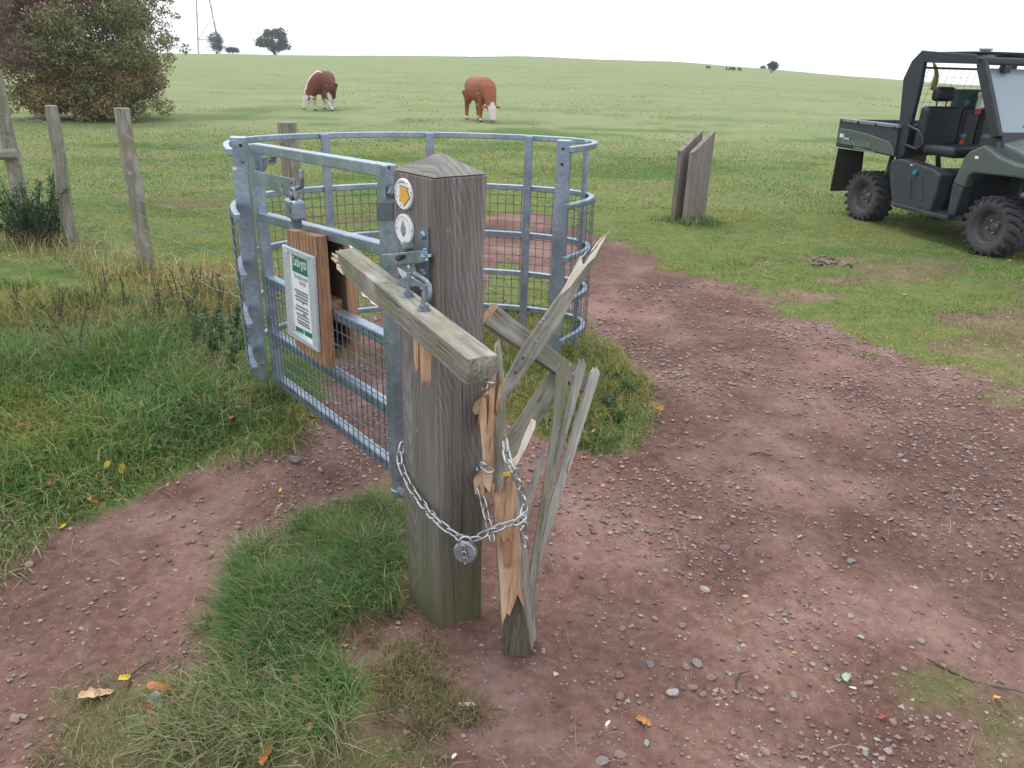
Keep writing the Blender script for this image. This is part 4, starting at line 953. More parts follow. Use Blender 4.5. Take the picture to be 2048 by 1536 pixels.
for (a, b, wpx) in rows:
    o_ = sp(a, b, OF+.0073); L_ = wpaper*wpx/46.0; x_ = 0.0
    while x_ < L_-.004:
        w_ = min(L_-x_, rng.uniform(.004, .013)); h_ = wpaper*.040
        mbx.add([o_+su*x_, o_+su*(x_+w_), o_+su*(x_+w_)+sv*h_, o_+su*x_+sv*h_], [(0, 1, 2, 3)]); x_ += w_ + .0026
build(mbx, 'small_print', M['ink_grey'], paper)
o_ = sp(609, 669, OF+.0073); mbx = MB(); mbx.prism([o_-su*.006, o_+su*.006, o_+su*.004+sv*.016, o_+sv*.020, o_-su*.004+sv*.016], nf_*.0004); build(mbx, 'emblem', M['white'], paper)
build(MB().lathe(sp(595, 505, OF+.016), nf_, [(0, .003), (.0008, .002)], 8), 'screw', M['ink'], sign)
# ------------------------------------------------------------------ wire fence on the left
def wood_pole(name, label, base, top, r0, r1, group, mat='fpost', n=12):
    t = thing(name, label, 'fence post', base, group=group)
    base = np.asarray(base, float); top = np.asarray(top, float); pts = []; rs = []
    for i in range(9):
        f = i/8; p = base*(1-f) + top*f; p = p + np.array([.006*math.sin(f*9+base[0]), .006*math.cos(f*7+base[1]), 0])
        if i == 0: p = p - np.array([0, 0, .12])
        pts.append(p); rs.append((r0*(1-f)+r1*f)*(1+.05*math.sin(f*17+base[0]*3)))
    build(MB().tube(pts, rs, n), 'pole', M[mat], t, smooth=False, bevel=.004); return t
b1 = onground(297, 545); t1 = aty(243, 216, b1[1]+.02)
b2 = onground(143, 490); t2 = aty(103, 211, b2[1]+.02)
p1_ = wood_pole('fence_post', 'leaning round fence post with a knot holding the wire strands', b1, t1, .062, .054, 'posts of the wire fence')
build(MB().lathe((b1+t1)/2+np.array([.012, -.056, .16]), (0.1, -1, .1), [(-.004, .022), (.004, .016), (.006, .004)], 10), 'knot', M['rail_grey'], p1_)
wood_pole('fence_post', 'leaning round fence post standing behind the green gorse bush', b2, t2, .060, .052, 'posts of the wire fence')
Y3 = 5.7; t3 = aty(574, 244, Y3); b3 = np.array([t3[0]+.02, Y3, float(base_h(t3[0], Y3))])
f3_ = thing('fence_post', 'square sawn fence post standing behind the metal cage', 'fence post', b3, group='posts of the wire fence')
build(MB().beam(b3-np.array([0, 0, .2]), t3, .118, .10, (0, -1, 0)), 'pole', M['fpost'], f3_, bevel=.006)
build(MB().tube([t3+np.array([-.06, -.06, -.13]), t3+np.array([.03, -.06, -.16]), t3+np.array([.09, -.2, -.20]), t3+np.array([.22, -.7, -.13])], .0035, 6), 'wire_tie', M['wire'], f3_)
# old strainer post with netting at the far left
Y4 = 7.6; b4 = aty(24, 330, Y4); b4[2] = float(base_h(b4[0], b4[1])); t4 = aty(-12, 140, Y4)
st = thing('strainer_post', 'grey strainer post wrapped in wire netting with a stub rail', 'fence post', b4, group='posts of the wire fence')
build(MB().tube([b4-np.array([0, 0, .2]), b4*.5+t4*.5, t4], [.072, .068, .062], 12), 'pole', M['fpost'], st, bevel=.006)
ry = aty(-60, 312, Y4-.1); rx = aty(36, 308, Y4-.1); build(MB().tube([ry-np.array([.8, 0, 0]), ry, rx], .05, 10), 'rail', M['fpost'], st)
for i in range(7):
    z = b4[2]+.25+i*.16; f = (z-b4[2])/(t4[2]-b4[2]); c = b4*(1-f)+t4*f
    build(MB().tube([c+np.array([.076*math.cos(a), .076*math.sin(a), 0]) for a in np.linspace(0, 2*math.pi, 14)[:-1]], .003, 4, closed=True), 'netting_wire', M['wire'], st)
wf = thing('wire_fence', 'sagging wire stock netting strung between the wooden fence posts', 'fence', b1)
def strand(z, wob, seed, br=False):
    pole = lambda b, t, zz: np.asarray(b)*(1-(zz)/(t[2])) + np.asarray(t)*((zz)/(t[2]))
    an = [pole(b4, t4, z)+np.array([0, -.1, 0]), pole(b2, t2, z)+np.array([0, -.06, 0]), pole(b1, t1, z)+np.array([0, -.06, 0]), np.array([lpp[0]-.04, lpp[1]+.02, float(np.interp(z, [.17,.27,.37,.48,.60,.73,.86,1.06],[.45,.56,.67,.78,.88,.98,1.08,1.22]))])]
    pts = []; r_ = np.random.default_rng(seed)
    for i in range(3):
        n = 18; ph = r_.uniform(0, 6)
        for j in range(n):
            f = j/n; p = an[i]*(1-f)+an[i+1]*f; sag = math.sin(f*math.pi)
            p = p + np.array([0, 0, -wob*sag*(.6+.4*math.sin(ph)) + .010*math.sin(f*19+ph)*(sag**.5)]); pts.append(p)
    pts.append(an[3]); return pts
HZ = [1.06, .86, .73, .60, .48, .37, .27, .17]; SS = []
for i, z in enumerate(HZ):
    s_ = strand(z, .045 if i < 2 else .02, 100+i); SS.append(s_)
    build(MB().tube(s_, 0.0016 if i else .002, 5), 'wire_strand', M['wire'], wf)
for j in range(3, 54, 3):
    pts = [SS[i][j] for i in range(1, 8)]
    build(MB().tube(pts, .0010, 4), 'stay_wire', M['wire'], wf)

# ------------------------------------------------------------------ two slanted boards, legs of a missing lectern sign
A0 = onground(1371, 450); B0 = onground(1409, 441); wv_ = (B0-A0); wv_[2] = 0; pv = np.array([wv_[1], -wv_[0], 0]); pv /= np.linalg.norm(pv)
za = zat(A0, 305); zb1 = zat(B0, 262)
for i, (off, lab) in enumerate(((np.array([0, 0, 0.0]), 'upright brown board with slanted top, the paler one with its broad face showing'), (-pv*.155, 'upright brown board with slanted top standing behind its twin'))):
    a = A0+off; b = a+wv_
    t = thing('lectern_leg', lab, 'sign leg', a, group='pair of slanted wooden boards in the field')
    o = [a+np.array([0, 0, -.15]), b+np.array([0, 0, -.15]), np.array([b[0], b[1], zb1]), np.array([a[0], a[1], za])]
    build(MB().prism(o, -pv*.055, (0, 0, 1)), 'board', M['board'], t, bevel=.004)
    for f in (.3, .75):
        c = o[3]*(1-f)+o[2]*f - pv*.0275; nn = np.cross(o[2]-o[3], pv); nn /= np.linalg.norm(nn); nn = nn if nn[2] > 0 else -nn
        build(MB().lathe(c, nn, [(-.002, .010), (.001, .010)], 10), 'screw_hole', M['black'], t)
# ------------------------------------------------------------------ cattle
def make_coat():
    k = N('cattle_coat'); c = k.attr('coat'); n = k.noise(k.n('NewGeometry').outputs['Position'], 30, 4)
    k.set(Base_Color=k.mix(.35, c, k.ramp(n, [(.3, .55), (.7, 1.25)]), 'MULTIPLY'), Roughness=.75); return k.m
M['coat'] = make_coat()
def loft(mb, secs, n=14):
    vs = []; fs = []
    for (x, y, z, hw, hh) in secs:
        for k in range(n):
            t = 2*math.pi*k/n; vs.append((x, y+hw*math.cos(t), z+hh*math.sin(t)))
    m = len(secs)
    for i in range(m-1):
        for k in range(n): l = (k+1) % n; fs.append((i*n+k, i*n+l, (i+1)*n+l, (i+1)*n+k))
    fs += [tuple(range(n-1, -1, -1)), tuple((m-1)*n+k for k in range(n))]; mb.add(vs, fs)
RED = np.array([.165, .042, .022]); WHT = np.array([.62, .55, .50]); HOOF = np.array([.06, .045, .04]); PINK = np.array([.42, .25, .20])
def cow_mesh(name, turn=0.0, splay=0.0, crest=True, red=RED, socks=.36, leg_red=False, vox=.022, ears_white=True):
    mb = MB()
    loft(mb, [(-.80, 0, 1.06, .09, .12), (-.76, 0, 1.02, .22, .23), (-.62, 0, .97, .29, .32), (-.35, 0, .93, .32, .36), (0, 0, .90, .345, .40), (.28, 0, .91, .32, .39), (.48, 0, .94, .27, .36), (.64, 0, .94, .21, .30), (.74, 0, .93, .13, .21)])
    ct, s_t = math.cos(turn), math.sin(turn)
    def nk(x, z, y=0.0): d = x-.60; return (.60+d*ct - y*s_t, d*s_t + y*ct, z)
    mb.tube([nk(.52, 1.0), nk(.70, .90), nk(.88, .70), nk(1.00, .50), nk(1.06, .40)], [.27, .24, .19, .15, .125], 12)
    mb.tube([nk(1.01, .47), nk(1.07, .36), nk(1.13, .23), nk(1.18, .12), nk(1.20, .05)], [.125, .142, .108, .088, .080], 12)
    mb.ball(nk(1.03, .49), .085, 10, 7)
    for s in (-1, 1):
        mb.tube([nk(1.00, .45, s*.09), nk(.99, .46, s*.19), nk(.97, .44, s*.33)], [.036, .072, .022], 8, flat=.55)
    for s in (-1, 1):
        yy = .17*s; sp_ = splay if s > 0 else 0.0
        mb.tube([(.44, yy*.9, .82), (.46, yy, .60), (.48+.02*s, yy+sp_*.3, .38), (.46+.03*s, yy+sp_*.75, .12), (.49+.03*s, yy+sp_, .045), (.50+.03*s, yy+sp_*1.05, .0)], [.18, .110, .072, .052, .060, .066], 10)
        mb.tube([(-.58, yy*.95, .84), (-.52, yy*1.1, .62), (-.64, yy*1.1, .42), (-.62+.05*s, yy*1.1, .12), (-.58+.05*s, yy*1.1, .045), (-.57+.05*s, yy*1.1, 0)], [.24, .145, .078, .054, .060, .066], 10)
    mb.tube([(-.74, 0, 1.14), (-.81, 0, 1.02), (-.82, 0, .75), (-.81, 0, .50)], [.035, .030, .026, .036], 8)
    mb.tube([(.62, 0, .66), (.52, 0, .56), (.40, 0, .54)], [.07, .06, .04], 8)
    o = build(mb, name, M['coat'], None)
    md = o.modifiers.new('r', 'REMESH'); md.mode = 'VOXEL'; md.voxel_size = vox; md.use_smooth_shade = True
    ms = o.modifiers.new('s', 'SMOOTH'); ms.factor = .5; ms.iterations = 4
    dg = bpy.context.evaluated_depsgraph_get(); me = bpy.data.meshes.new_from_object(o.evaluated_get(dg)); bpy.data.objects.remove(o)
    me.name = name; V = np.array([v.co for v in me.vertices]); x, y, z = V.T; n = len(V)
    c = np.tile(red, (n, 1)); wob = .03*np.sin(x*23)+.03*np.sin(y*31+z*17)
    hx = (x-.60)*ct + y*s_t; hy = -(x-.60)*s_t + y*ct
    head = (hx > .34) & (z < .50) & (x > .6) & (np.abs(hy) < .13)
    head |= (hx > .30) & (z < .58+wob) & (np.abs(hy) < .075) & (hx+z*.35 > .52)
    c[head] = WHT
    if ears_white: c[(hx > .3) & (np.abs(hy) > .17) & (z > .36) & (z < .52) & (hy > 0)] = WHT
    if crest:
        cr = (x > .40) & (np.abs(hy+.02) < .050+.02*np.sin(x*40)) & (z > 1.09 - np.maximum(x-.45, 0)*.95) & (z > .52); c[cr] = WHT
    belly = (z < .50+wob) & (np.abs(x) < .7) & (np.abs(y) < .22) & (z > .40); c[belly & (np.abs(y) < .16)] = WHT
    legs = (z < socks+wob) & (hx < .30)
    c[legs] = WHT if not leg_red else c[legs]*1.25
    if leg_red: c[(z < .11+wob*.5) & (hx < .30)] = WHT
    c[(z < .035) & (hx < .3)] = HOOF
    c[(hx > .52) & (z < .10)] = PINK
    c[(x < -.83) & (z < .58)] = WHT
    at = me.attributes.new('coat', 'FLOAT_VECTOR', 'POINT'); at.data.foreach_set('vector', c.astype(np.float32).ravel())
    me.materials.clear(); me.materials.append(M['coat']); return me
M['eye'] = plain('dark_eye', (.01, .008, .008), .15)
def put_cow(name, label, px_, py_, lx, ang, sc, **kw):
    """(px,py): ground point of local point (lx,0)"""
    g = onground(px_, py_); h = np.array([math.cos(ang), math.sin(ang)])
    loc = np.array([g[0]-h[0]*lx*sc, g[1]-h[1]*lx*sc]); z = float(base_h(*loc))
    t = thing(name, label, 'cow', (loc[0], loc[1], z), ang, 'cattle grazing in the pasture')
    t.scale = (sc, sc, sc)
    o = bpy.data.objects.new('body', cow_mesh('cow_body', **kw)); COL.objects.link(o); o.parent = t
    tn = kw.get('turn', 0); ct, s_t = math.cos(tn), math.sin(tn)
    for s in (-1, 1):
        d = 1.105-.60+.02; e = build(MB().ball((.60+d*ct-.10*s*s_t, d*s_t+.10*s*ct, .355), .018, 8, 6), 'eye', M['eye'], t, smooth=True, world=False)
        d = 1.215-.60; e = build(MB().ball((.60+d*ct-.03*s*s_t, d*s_t+.03*s*ct, .075), .014, 6, 5), 'nostril', M['eye'], t, smooth=True, world=False)
    return t
put_cow('grazing_cow', 'red brown cow with white crest stripe and white legs, grazing with one leg splayed', 640, 221, .46, math.radians(266), .97, turn=math.radians(-38), splay=.30, crest=True, red=np.array([.150, .034, .022]))
put_cow('grazing_cow', 'orange brown cow with plain neck and white face, grazing head on', 946, 238, -.58, math.radians(296), .97, turn=math.radians(-8), splay=0, crest=False, red=np.array([.265, .078, .030]), leg_red=True, ears_white=False)
# far off animals: small dark dots by the skyline tree
small = cow_mesh('far_animal_body', crest=False, red=np.array([.035, .028, .024]), leg_red=True, vox=.05)
at = small.attributes['coat']; arr = np.tile(np.array([.035, .028, .024], np.float32), (len(small.vertices), 1)); at.data.foreach_set('vector', arr.ravel())
for i, (px_, py_) in enumerate(((1415, 143), (1452, 146), (1461, 148.5), (1467, 148.5), (1478, 147))):
    y_ = 105.0; p = aty(px_, py_, y_); o = bpy.data.objects.new('distant_animal', small); COL.objects.link(o)
    o.location = (p[0], p[1], float(base_h(p[0], p[1]))); o.rotation_euler = (0, 0, i*1.3); o.scale = (.32, .32, .32)
    tag(o, 'tiny dark animal grazing apart from the huddle below the skyline' if i == 0 else 'tiny dark animal in the far huddle grazing below the skyline', 'animal', 'dark animals grazing below the skyline')
# ------------------------------------------------------------------ utility vehicle
def muddy(name, col, rough, lo=.35, hi=.95):
    k = N(name); o = k.obj(); n1 = k.noise(o, 5, 6, .65); n2 = k.noise(o, 40, 4, .7); z = k.sep(o)[2]
    f = k.math('MULTIPLY', k.ramp(k.math('ADD', k.math('MULTIPLY', n1, .6), k.math('MULTIPLY', n2, .4)), [(.46, 0.0), (.66, .5)]), k.ramp(z, [(lo, .7), (hi, .08)]))
    scr = k.ramp(k.noise(k.mapping(o, (1.5, 30, 30)), 1.0, 3), [(.66, 0.0), (.70, .25)])
    c = k.mix(scr, k.ramp(n1, [(.3, tuple(q*.85 for q in col)), (.7, tuple(q*1.15 for q in col))]), tuple(min(1, q*2.2) for q in col))
    k.set(Base_Color=k.mix(f, c, (.13, .098, .085)), Roughness=k.mix(f, (rough,)*3, (.95,)*3)); return k.m
M['utv'] = muddy('olive_grey_bodywork', (.072, .092, .086), .42)
M['utv_dark'] = muddy('dark_grey_plastic', (.025, .033, .045), .5)
M['utv_black'] = plain('black_frame_paint', (.015, .019, .027), .5, 0, .15, 10)
M['tyre'] = plain('dusty_tyre_rubber', (.026, .026, .030), .85, 0, .35, 14)
M['tyre_wall'] = muddy('muddy_tyre_wall', (.050, .049, .054), .9, .0, 1.2)
M['rim'] = muddy('grey_steel_rim', (.075, .070, .072), .5, .0, 1.2)
M['seat'] = plain('black_seat_vinyl', (.016, .019, .026), .45, 0, .2, 12)
M['rubber'] = plain('brown_black_mudflap', (.028, .022, .020), .8, 0, .3, 8)
M['teal'] = plain('teal_cap', (.0, .22, .20), .4)
M['kit'] = plain('green_first_aid_box', (.004, .060, .045), .45)
M['orange'] = plain('orange_plastic', (.55, .08, .01), .45)
M['beige'] = plain('dull_yellow_strap', (.38, .30, .04), .6)
def make_glass():
    k = N('scratched_windscreen'); k.set(Base_Color=(.75, .83, .88), Roughness=.16, IOR=1.45, Transmission_Weight=1.0, Alpha=1.0)
    tr = k.n('BsdfTransparent'); tr.inputs[0].default_value = (.62, .74, .82, 1)
    df = k.n('BsdfDiffuse'); df.inputs[0].default_value = (.62, .76, .86, 1)
    gl = k.n('BsdfGlossy'); gl.inputs['Roughness'].default_value = .12
    m1 = k.n('MixShader'); m1.inputs[0].default_value = .38; k.l(tr.outputs[0], m1.inputs[1]); k.l(df.outputs[0], m1.inputs[2])
    m2 = k.n('MixShader'); fr = k.n('Fresnel'); k.l(fr.outputs[0], m2.inputs[0]); k.l(m1.outputs[0], m2.inputs[1]); k.l(gl.outputs[0], m2.inputs[2])
    k.l(m2.outputs[0], k.out.inputs[0]); return k.m
M['screen'] = make_glass()
gr_ = onground(1712, 441); gf_ = onground(1956, 513)
hv = gf_-gr_; hv[2] = 0; WB = np.linalg.norm(hv); hv /= WB; lv = np.array([-hv[1], hv[0], 0])      # lv: vehicle's left
HWD = .66
mid = (gr_+gf_)/2 + lv*HWD; mid[2] = (gr_[2]+gf_[2])/2
utv = thing('utility_vehicle', 'dark green open sided utility vehicle with cargo bed parked on the grass', 'utility vehicle', mid, math.atan2(hv[1], hv[0]))
def W2L(p): d = np.asarray(p)-mid; return np.array([d@hv, d@lv, d[2]])
def US(px_, py_, y=-HWD): return W2L(onplane(px_, py_, mid + lv*y, lv))          # on a lengthwise plane at local y
def UX(px_, py_, x): return W2L(onplane(px_, py_, mid + hv*x, hv))               # on a crosswise plane at local x
def ub(mb, name, mat, parent=utv, **kw): return build(mb, name, M[mat] if isinstance(mat, str) else [M[q] for q in mat], parent, world=False, **kw)
def side(pts, y, depth, name, mat, parent=utv, bevel=.008, mirror=False):
    q = [US(a, b, y) for a, b in pts]; mb = MB().prism(q, (0, depth, 0))
    o = ub(mb, name, mat, parent, bevel=bevel)
    if mirror:
        q2 = [p*np.array([1, -1, 1]) for p in q]; ub(MB().prism(q2, (0, -depth, 0)), name, mat, parent, bevel=bevel)
    return o
y0 = -HWD+.02
# cargo bed
bed = side([(1680, 236), (1796, 249), (1792, 285), (1787, 314), (1750, 306), (1671, 293)], y0, .05, 'bed_side', 'utv_dark', mirror=True)
side([(1679, 256), (1700, 259), (1739, 269), (1779, 284), (1785, 296), (1786, 312), (1750, 304), (1672, 291)], y0-.022, .022, 'bulge', 'utv', bed, bevel=.014)
for a, b, c, d in ((236, 243, 249, 257),):
    railb = side([(1680, a), (1796, c), (1796, d), (1679, b)], y0-.016, .06, 'bed_rail', 'galv_dark', mirror=True)
for (a, b) in ((1683, 241), (1716, 245), (1751, 250), (1789, 256)): ub(MB().box(US(a, b, y0-.018), (.028, .012, .03)), 'tie_down', 'utv_black', bed)
c1_ = US(1680, 238, y0); c2_ = US(1796, 250, y0); c3_ = US(1672, 292, y0); c4_ = US(1787, 312, y0)
ub(MB().box(((c3_[0]+c4_[0])/2, 0, c3_[2]+.06), (c4_[0]-c3_[0]-.02, 2*HWD-.14, .05)), 'bed_floor', 'utv_dark')
ub(MB().box((c1_[0]+.02, 0, (c1_[2]+c3_[2])/2), (.045, 2*HWD-.14, c1_[2]-c3_[2])), 'tailgate', 'utv_dark', bevel=.01)
ub(MB().box((c2_[0]-.04, 0, (c2_[2]+c4_[2])/2), (.045, 2*HWD-.14, c2_[2]-c4_[2])), 'bed_front', 'utv_dark', bevel=.01)
st_ = side([(1680, 267), (1687, 268), (1686, 275), (1679, 274)], y0-.026, .003, 'sticker', 'white', bed, bevel=0)
ub(MB().box(US(1683, 271, y0-.0268), (.012, .0012, .012)), 'sticker_mark', 'ink_grey', bed)
side([(1688, 275), (1697, 277), (1697, 279), (1688, 277)], y0-.026, .003, 'sticker', 'white', bed, bevel=0)
side([(1673, 286), (1714, 292), (1742, 298), (1742, 300), (1710, 296), (1673, 289)], y0-.0245, .002, 'decal_stripe', 'rubber', bed, bevel=0)
side([(1708, 293), (1750, 304), (1748, 306), (1706, 296)], y0-.0255, .002, 'decal_stripe', 'galv_dark', bed, bevel=0)
M['decal'] = plain('grey_decal', (.20, .23, .23), .5)
v2, f2 = text_mb('RANGER', .085, 1.12, 'LEFT', .0004); o_ = US(1681, 287, y0-.0262); ex = US(1736, 296, y0-.0262)-o_; sx_ = np.linalg.norm(ex)/.345; ex /= np.linalg.norm(ex)
ub(MB().add([o_ + ex*(a*sx_+b*.25) + np.array([0, 0, b]) for a, b, _ in v2], f2), 'lettering', 'decal', bed)
# chassis, lower body, floor
fl = US(1790, 410, y0)[2]
body = side([(1781, 320), (1800, 317), (1832, 326), (1866, 338), (1880, 350), (1868, 395), (1858, 424), (1783, 408), (1777, 345)], y0, .16, 'lower_body', 'utv_dark', bevel=.02, mirror=True)
for (a, b, c, d) in ((1812, 352, 1822, 396), (1832, 352, 1845, 402)):
    side([(a, b), (c, b+2), (c-1, d), (a+1, d-3)], y0-.008, .008, 'rib', 'utv_dark', body, bevel=.006)
side([(1783, 404), (1858, 424), (1895, 432), (1893, 441), (1785, 413)], y0-.02, .12, 'sill', 'utv_dark', mirror=True)
ub(MB().lathe(US(1832, 346, y0-.001), (0, -1, 0), [(-.002, .05), (.004, .045)], 18), 'cap_recess', 'utv_black', body)
ub(MB().lathe(US(1831, 345, y0-.004), (0, -1, 0), [(0, .030), (.02, .026)], 14), 'fuel_cap', 'teal', body)
ub(MB().box(US(1823, 330, y0-.003), (.03, .006, .012)), 'sticker', 'white', body)
xs0 = US(1785, 400, y0)[0]; xs1 = US(1893, 430, y0)[0]
ub(MB().box(((xs0+xs1)/2+.05, 0, fl+.015), (xs1-xs0+.25, 2*HWD-.12, .05)), 'floor', 'utv_black')
ub(MB().box(((xs0+xs1)/2-.12, 0, fl+.22), (.42, 2*HWD-.36, .36)), 'seat_box', 'utv_black', bevel=.02)
ub(MB().box((xs1+.12, 0, fl+.30), (.06, 2*HWD-.2, .60)), 'firewall', 'utv_black')
for (dz, dx) in ((.12, .0), (.24, .0)): ub(MB().box(US(1880, 375 if dz > .2 else 405, y0+.2), (.16, .01, .012)), 'tread_strip', 'galv_dark')
ub(MB().box((0, 0, .36), (WB+.4, .42, .12)), 'chassis', 'utv_black')
for xx in (-WB/2, WB/2):
    ub(MB().tube([(xx, -HWD+.2, .30), (xx, HWD-.2, .30)], .035, 8), 'axle', 'utv_black')
    for s in (-1, 1):
        ub(MB().tube([(xx+.05, s*(HWD-.26), .30), (xx-.03, s*(HWD-.34), .74)], [.04, .028], 10), 'shock', 'utv_black')
        ub(MB().beam((xx-.12, s*.2, .34), (xx, s*(HWD-.2), .29), .05, .04), 'suspension_arm', 'utv_black')
# mudflap behind the rear wheel (crosswise)
xm = US(1674, 296, y0)[0]+.04; q = [UX(a, b, xm) for a, b in ((1676, 296), (1727, 303), (1722, 350), (1702, 381), (1659, 382))]
ub(MB().prism(q, (.012, 0, 0)), 'mudflap', 'rubber', bevel=.003)
ub(MB().prism([p*np.array([1, -1, 1]) for p in q], (.012, 0, 0)), 'mudflap', 'rubber', bevel=.003)
# cab frame
side([(1797, 257), (1806, 158), (1823, 122), (1844, 100), (1851, 104), (1848, 122), (1838, 176), (1820, 250), (1806, 312), (1790, 320)], y0+.03, .05, 'rear_pillar', 'utv_black', mirror=True)
TR0 = US(1847, 103, y0+.03); TR1 = US(1952, 110, y0+.03)
side([(1844, 101), (1953, 109), (1953, 128), (1847, 125)], y0+.03, .05, 'roof_rail', 'utv_black', mirror=True)
apil = side([(1951, 110), (1968, 118), (1984, 195), (1999, 272), (1981, 277), (1966, 205), (1953, 140)], y0+.03, .05, 'front_pillar', 'utv_black', mirror=True)
AT = US(1958, 116, y0+.03); AB = US(1990, 272, y0+.03)
hh = US(1953, 109, y0)[2]-US(1953, 127, y0)[2]
ub(MB().box((AT[0]+.02, 0, AT[2]-hh*.30), (.10, 2*HWD-.10, hh*.9)), 'roof_front', 'utv_dark', bevel=.02)
ub(MB().box((TR0[0]+.03, 0, TR0[2]-.03), (.05, 2*HWD-.16, .06)), 'roof_rear', 'utv_black', bevel=.01)
ub(MB().box(((TR0[0]+AT[0])/2, 0, TR0[2]-.012), (AT[0]-TR0[0], 2*HWD-.16, .02)), 'roof_panel', 'utv_black', bevel=.006)
# windscreen between the front pillars
yy = HWD-.075
ub(MB().prism([(AT[0]-.0, -yy, AT[2]-.09), (AT[0], yy, AT[2]-.09), (AB[0]+.02, yy, AB[2]+.02), (AB[0]+.02, -yy, AB[2]+.02)], (.006, 0, .002)), 'windscreen', 'screen')
for (a, b) in ((1986, 191), (2021, 254), (2044, 253)):
    q = W2L(onplane(a, b, mid + hv*(AT[0]*.4+AB[0]*.6), hv)); f = (AT[2]-q[2])/(AT[2]-AB[2]); q[0] = AT[0]*(1-f)+AB[0]*f+.012
    ub(MB().lathe(q, (1, 0, .1), [(0, .020), (.012, .018), (.018, .008)], 12), 'screen_knob', 'utv_black')
q = UX(2012, 138, AT[0]+.06); ub(MB().box(q, (.05, .08, .07)), 'wiper_motor', 'utv_black', bevel=.012)
q0 = W2L(onplane(1975, 100, mid + hv*(AT[0]-.1), hv)); q0 = np.array([AT[0]-.12, q0[1], AT[2]+.02])
ub(MB().lathe(q0, (0, 0, 1), [(-.02, .10), (.012, .10), (.018, .05), (.05, .045), (.055, .062), (.07, .06)], 18), 'beacon', 'galv_dark')
# rear guard bar, mesh, seats
bz = UX(1900, 137, TR0[0])[2]
ub(MB().tube([(TR0[0]+.02, -HWD+.08, bz), (TR0[0]+.02, HWD-.08, bz)], .012, 8), 'guard_bar', 'utv_black')
for i in range(1, 13):
    y_ = -HWD+.08+(2*HWD-.16)*i/13; ub(MB().tube([(TR0[0], y_, bz), (TR0[0]-.12, y_, bz-.52)], .0022, 4), 'guard_wire', 'galv')
for i in range(1, 6):
    f = i/6; ub(MB().tube([(TR0[0]-.12*f, -HWD+.08, bz-.52*f), (TR0[0]-.12*f, HWD-.08, bz-.52*f)], .0022, 4), 'guard_wire', 'galv')
def seat_y(yc, wide):
    xb = US(1838, 258, -.57)[0]; a = UX(1870, 214, xb); b = UX(1870, 300, xb)
    o = ub(MB().box((xb, yc, (a[2]+b[2])/2), (.12, wide, a[2]-b[2]+.02), (1, 0, .0)), 'seat_back', 'seat', bevel=.045, bevel_seg=4); return xb, a[2], b[2]
ys = -.34; xb, zt_, zb_s = seat_y(ys, .46)
seat_y(.02, .22)
seat_y(.36, .42)
for yc in (ys, .36):
    ub(MB().box((xb-.02, yc, zt_+.13), (.10, .25, .15)), 'headrest', 'seat', bevel=.045, bevel_seg=4)
    for d in (-.06, .06): ub(MB().tube([(xb-.02, yc+d, zt_-.02), (xb-.02, yc+d, zt_+.08)], .008, 6), 'headrest_rod', 'utv_black')
sz = US(1880, 321, ys)
ub(MB().box((xb+.27, 0, zb_s+.02), (.46, 2*HWD-.26, .11)), 'seat_cushion', 'seat', bevel=.045, bevel_seg=4)
ub(MB().tube([US(1815, 250, y0+.0), US(1838, 262, y0), US(1846, 276, y0), US(1844, 292, y0), US(1832, 298, y0), US(1812, 290, y0)], .013, 8), 'grab_hoop', 'utv_black', smooth=True)
ub(MB().tube([(xb-.03, ys+.20, zt_+.02), (xb+.05, ys+.22, zb_s+.1), (xb+.12, ys+.22, zb_s+.06)], .016, 6), 'seat_belt', 'utv_black')
ub(MB().box((xb+.14, ys+.23, zb_s+.10), (.03, .03, .05)), 'belt_buckle', 'orange')
ub(MB().box((xb+.13, ys+.23, zb_s+.16), (.05, .03, .04)), 'belt_tongue', 'galv')
# steering wheel and dash
ub(MB().box((AB[0]-.10, 0, AB[2]-.09), (.26, 2*HWD-.2, .20)), 'dashboard', 'utv_black', bevel=.04)
sc_ = np.array([AB[0]-.30, .30, AB[2]+.02]); ax_ = np.array([-.8, 0, .55]); a_, b_, c_ = _frame(ax_)
ub(MB().tube([sc_ + .17*(math.cos(t)*b_+math.sin(t)*c_) for t in np.linspace(0, 2*math.pi, 21)[:-1]], .014, 8, closed=True), 'steering_wheel', 'utv_black', smooth=True)
ub(MB().tube([sc_, sc_-ax_*.25], .02, 8), 'steering_column', 'utv_black')
# front wing, bonnet, bumper
wing = side([(1968, 290), (1938, 303), (1927, 316), (1905, 366), (1926, 376), (1936, 352), (1946, 346), (2029, 355), (2075, 364), (2075, 338), (2031, 329), (1999, 315)], y0-.012, .20, 'front_wing', 'utv', bevel=.018, mirror=True)
side([(1905, 366), (1893, 429), (1907, 431), (1926, 376)], y0-.010, .16, 'wing_foot', 'utv_dark', wing, bevel=.012, mirror=True)
side([(1950, 312), (1957, 313), (1956, 318), (1949, 317)], y0-.0145, .003, 'sticker', 'white', wing, bevel=0)
wl = US(1968, 290, y0); wr = US(2031, 329, y0); xf = wr[0]+.12
mb = MB(); sec = [(AB[0]-.02, AB[2]-.02, HWD-.10), (AB[0]+.18, wl[2]+.02, HWD-.10), ((AB[0]+xf)/2+.1, wl[2]-.03, HWD-.12), (xf, wr[2]+.02, HWD-.16), (xf+.06, wr[2]-.10, HWD-.16)]
vs = []; fs = []
for (x_, z_, h_) in sec:
    for (u, dz) in ((-1, -.14), (-1, -.02), (-.55, .02), (0, .03), (.55, .02), (1, -.02), (1, -.14)): vs.append((x_, u*h_, z_+dz))
for i in range(len(sec)-1):
    for j in range(6): fs.append((i*7+j, i*7+j+1, (i+1)*7+j+1, (i+1)*7+j))
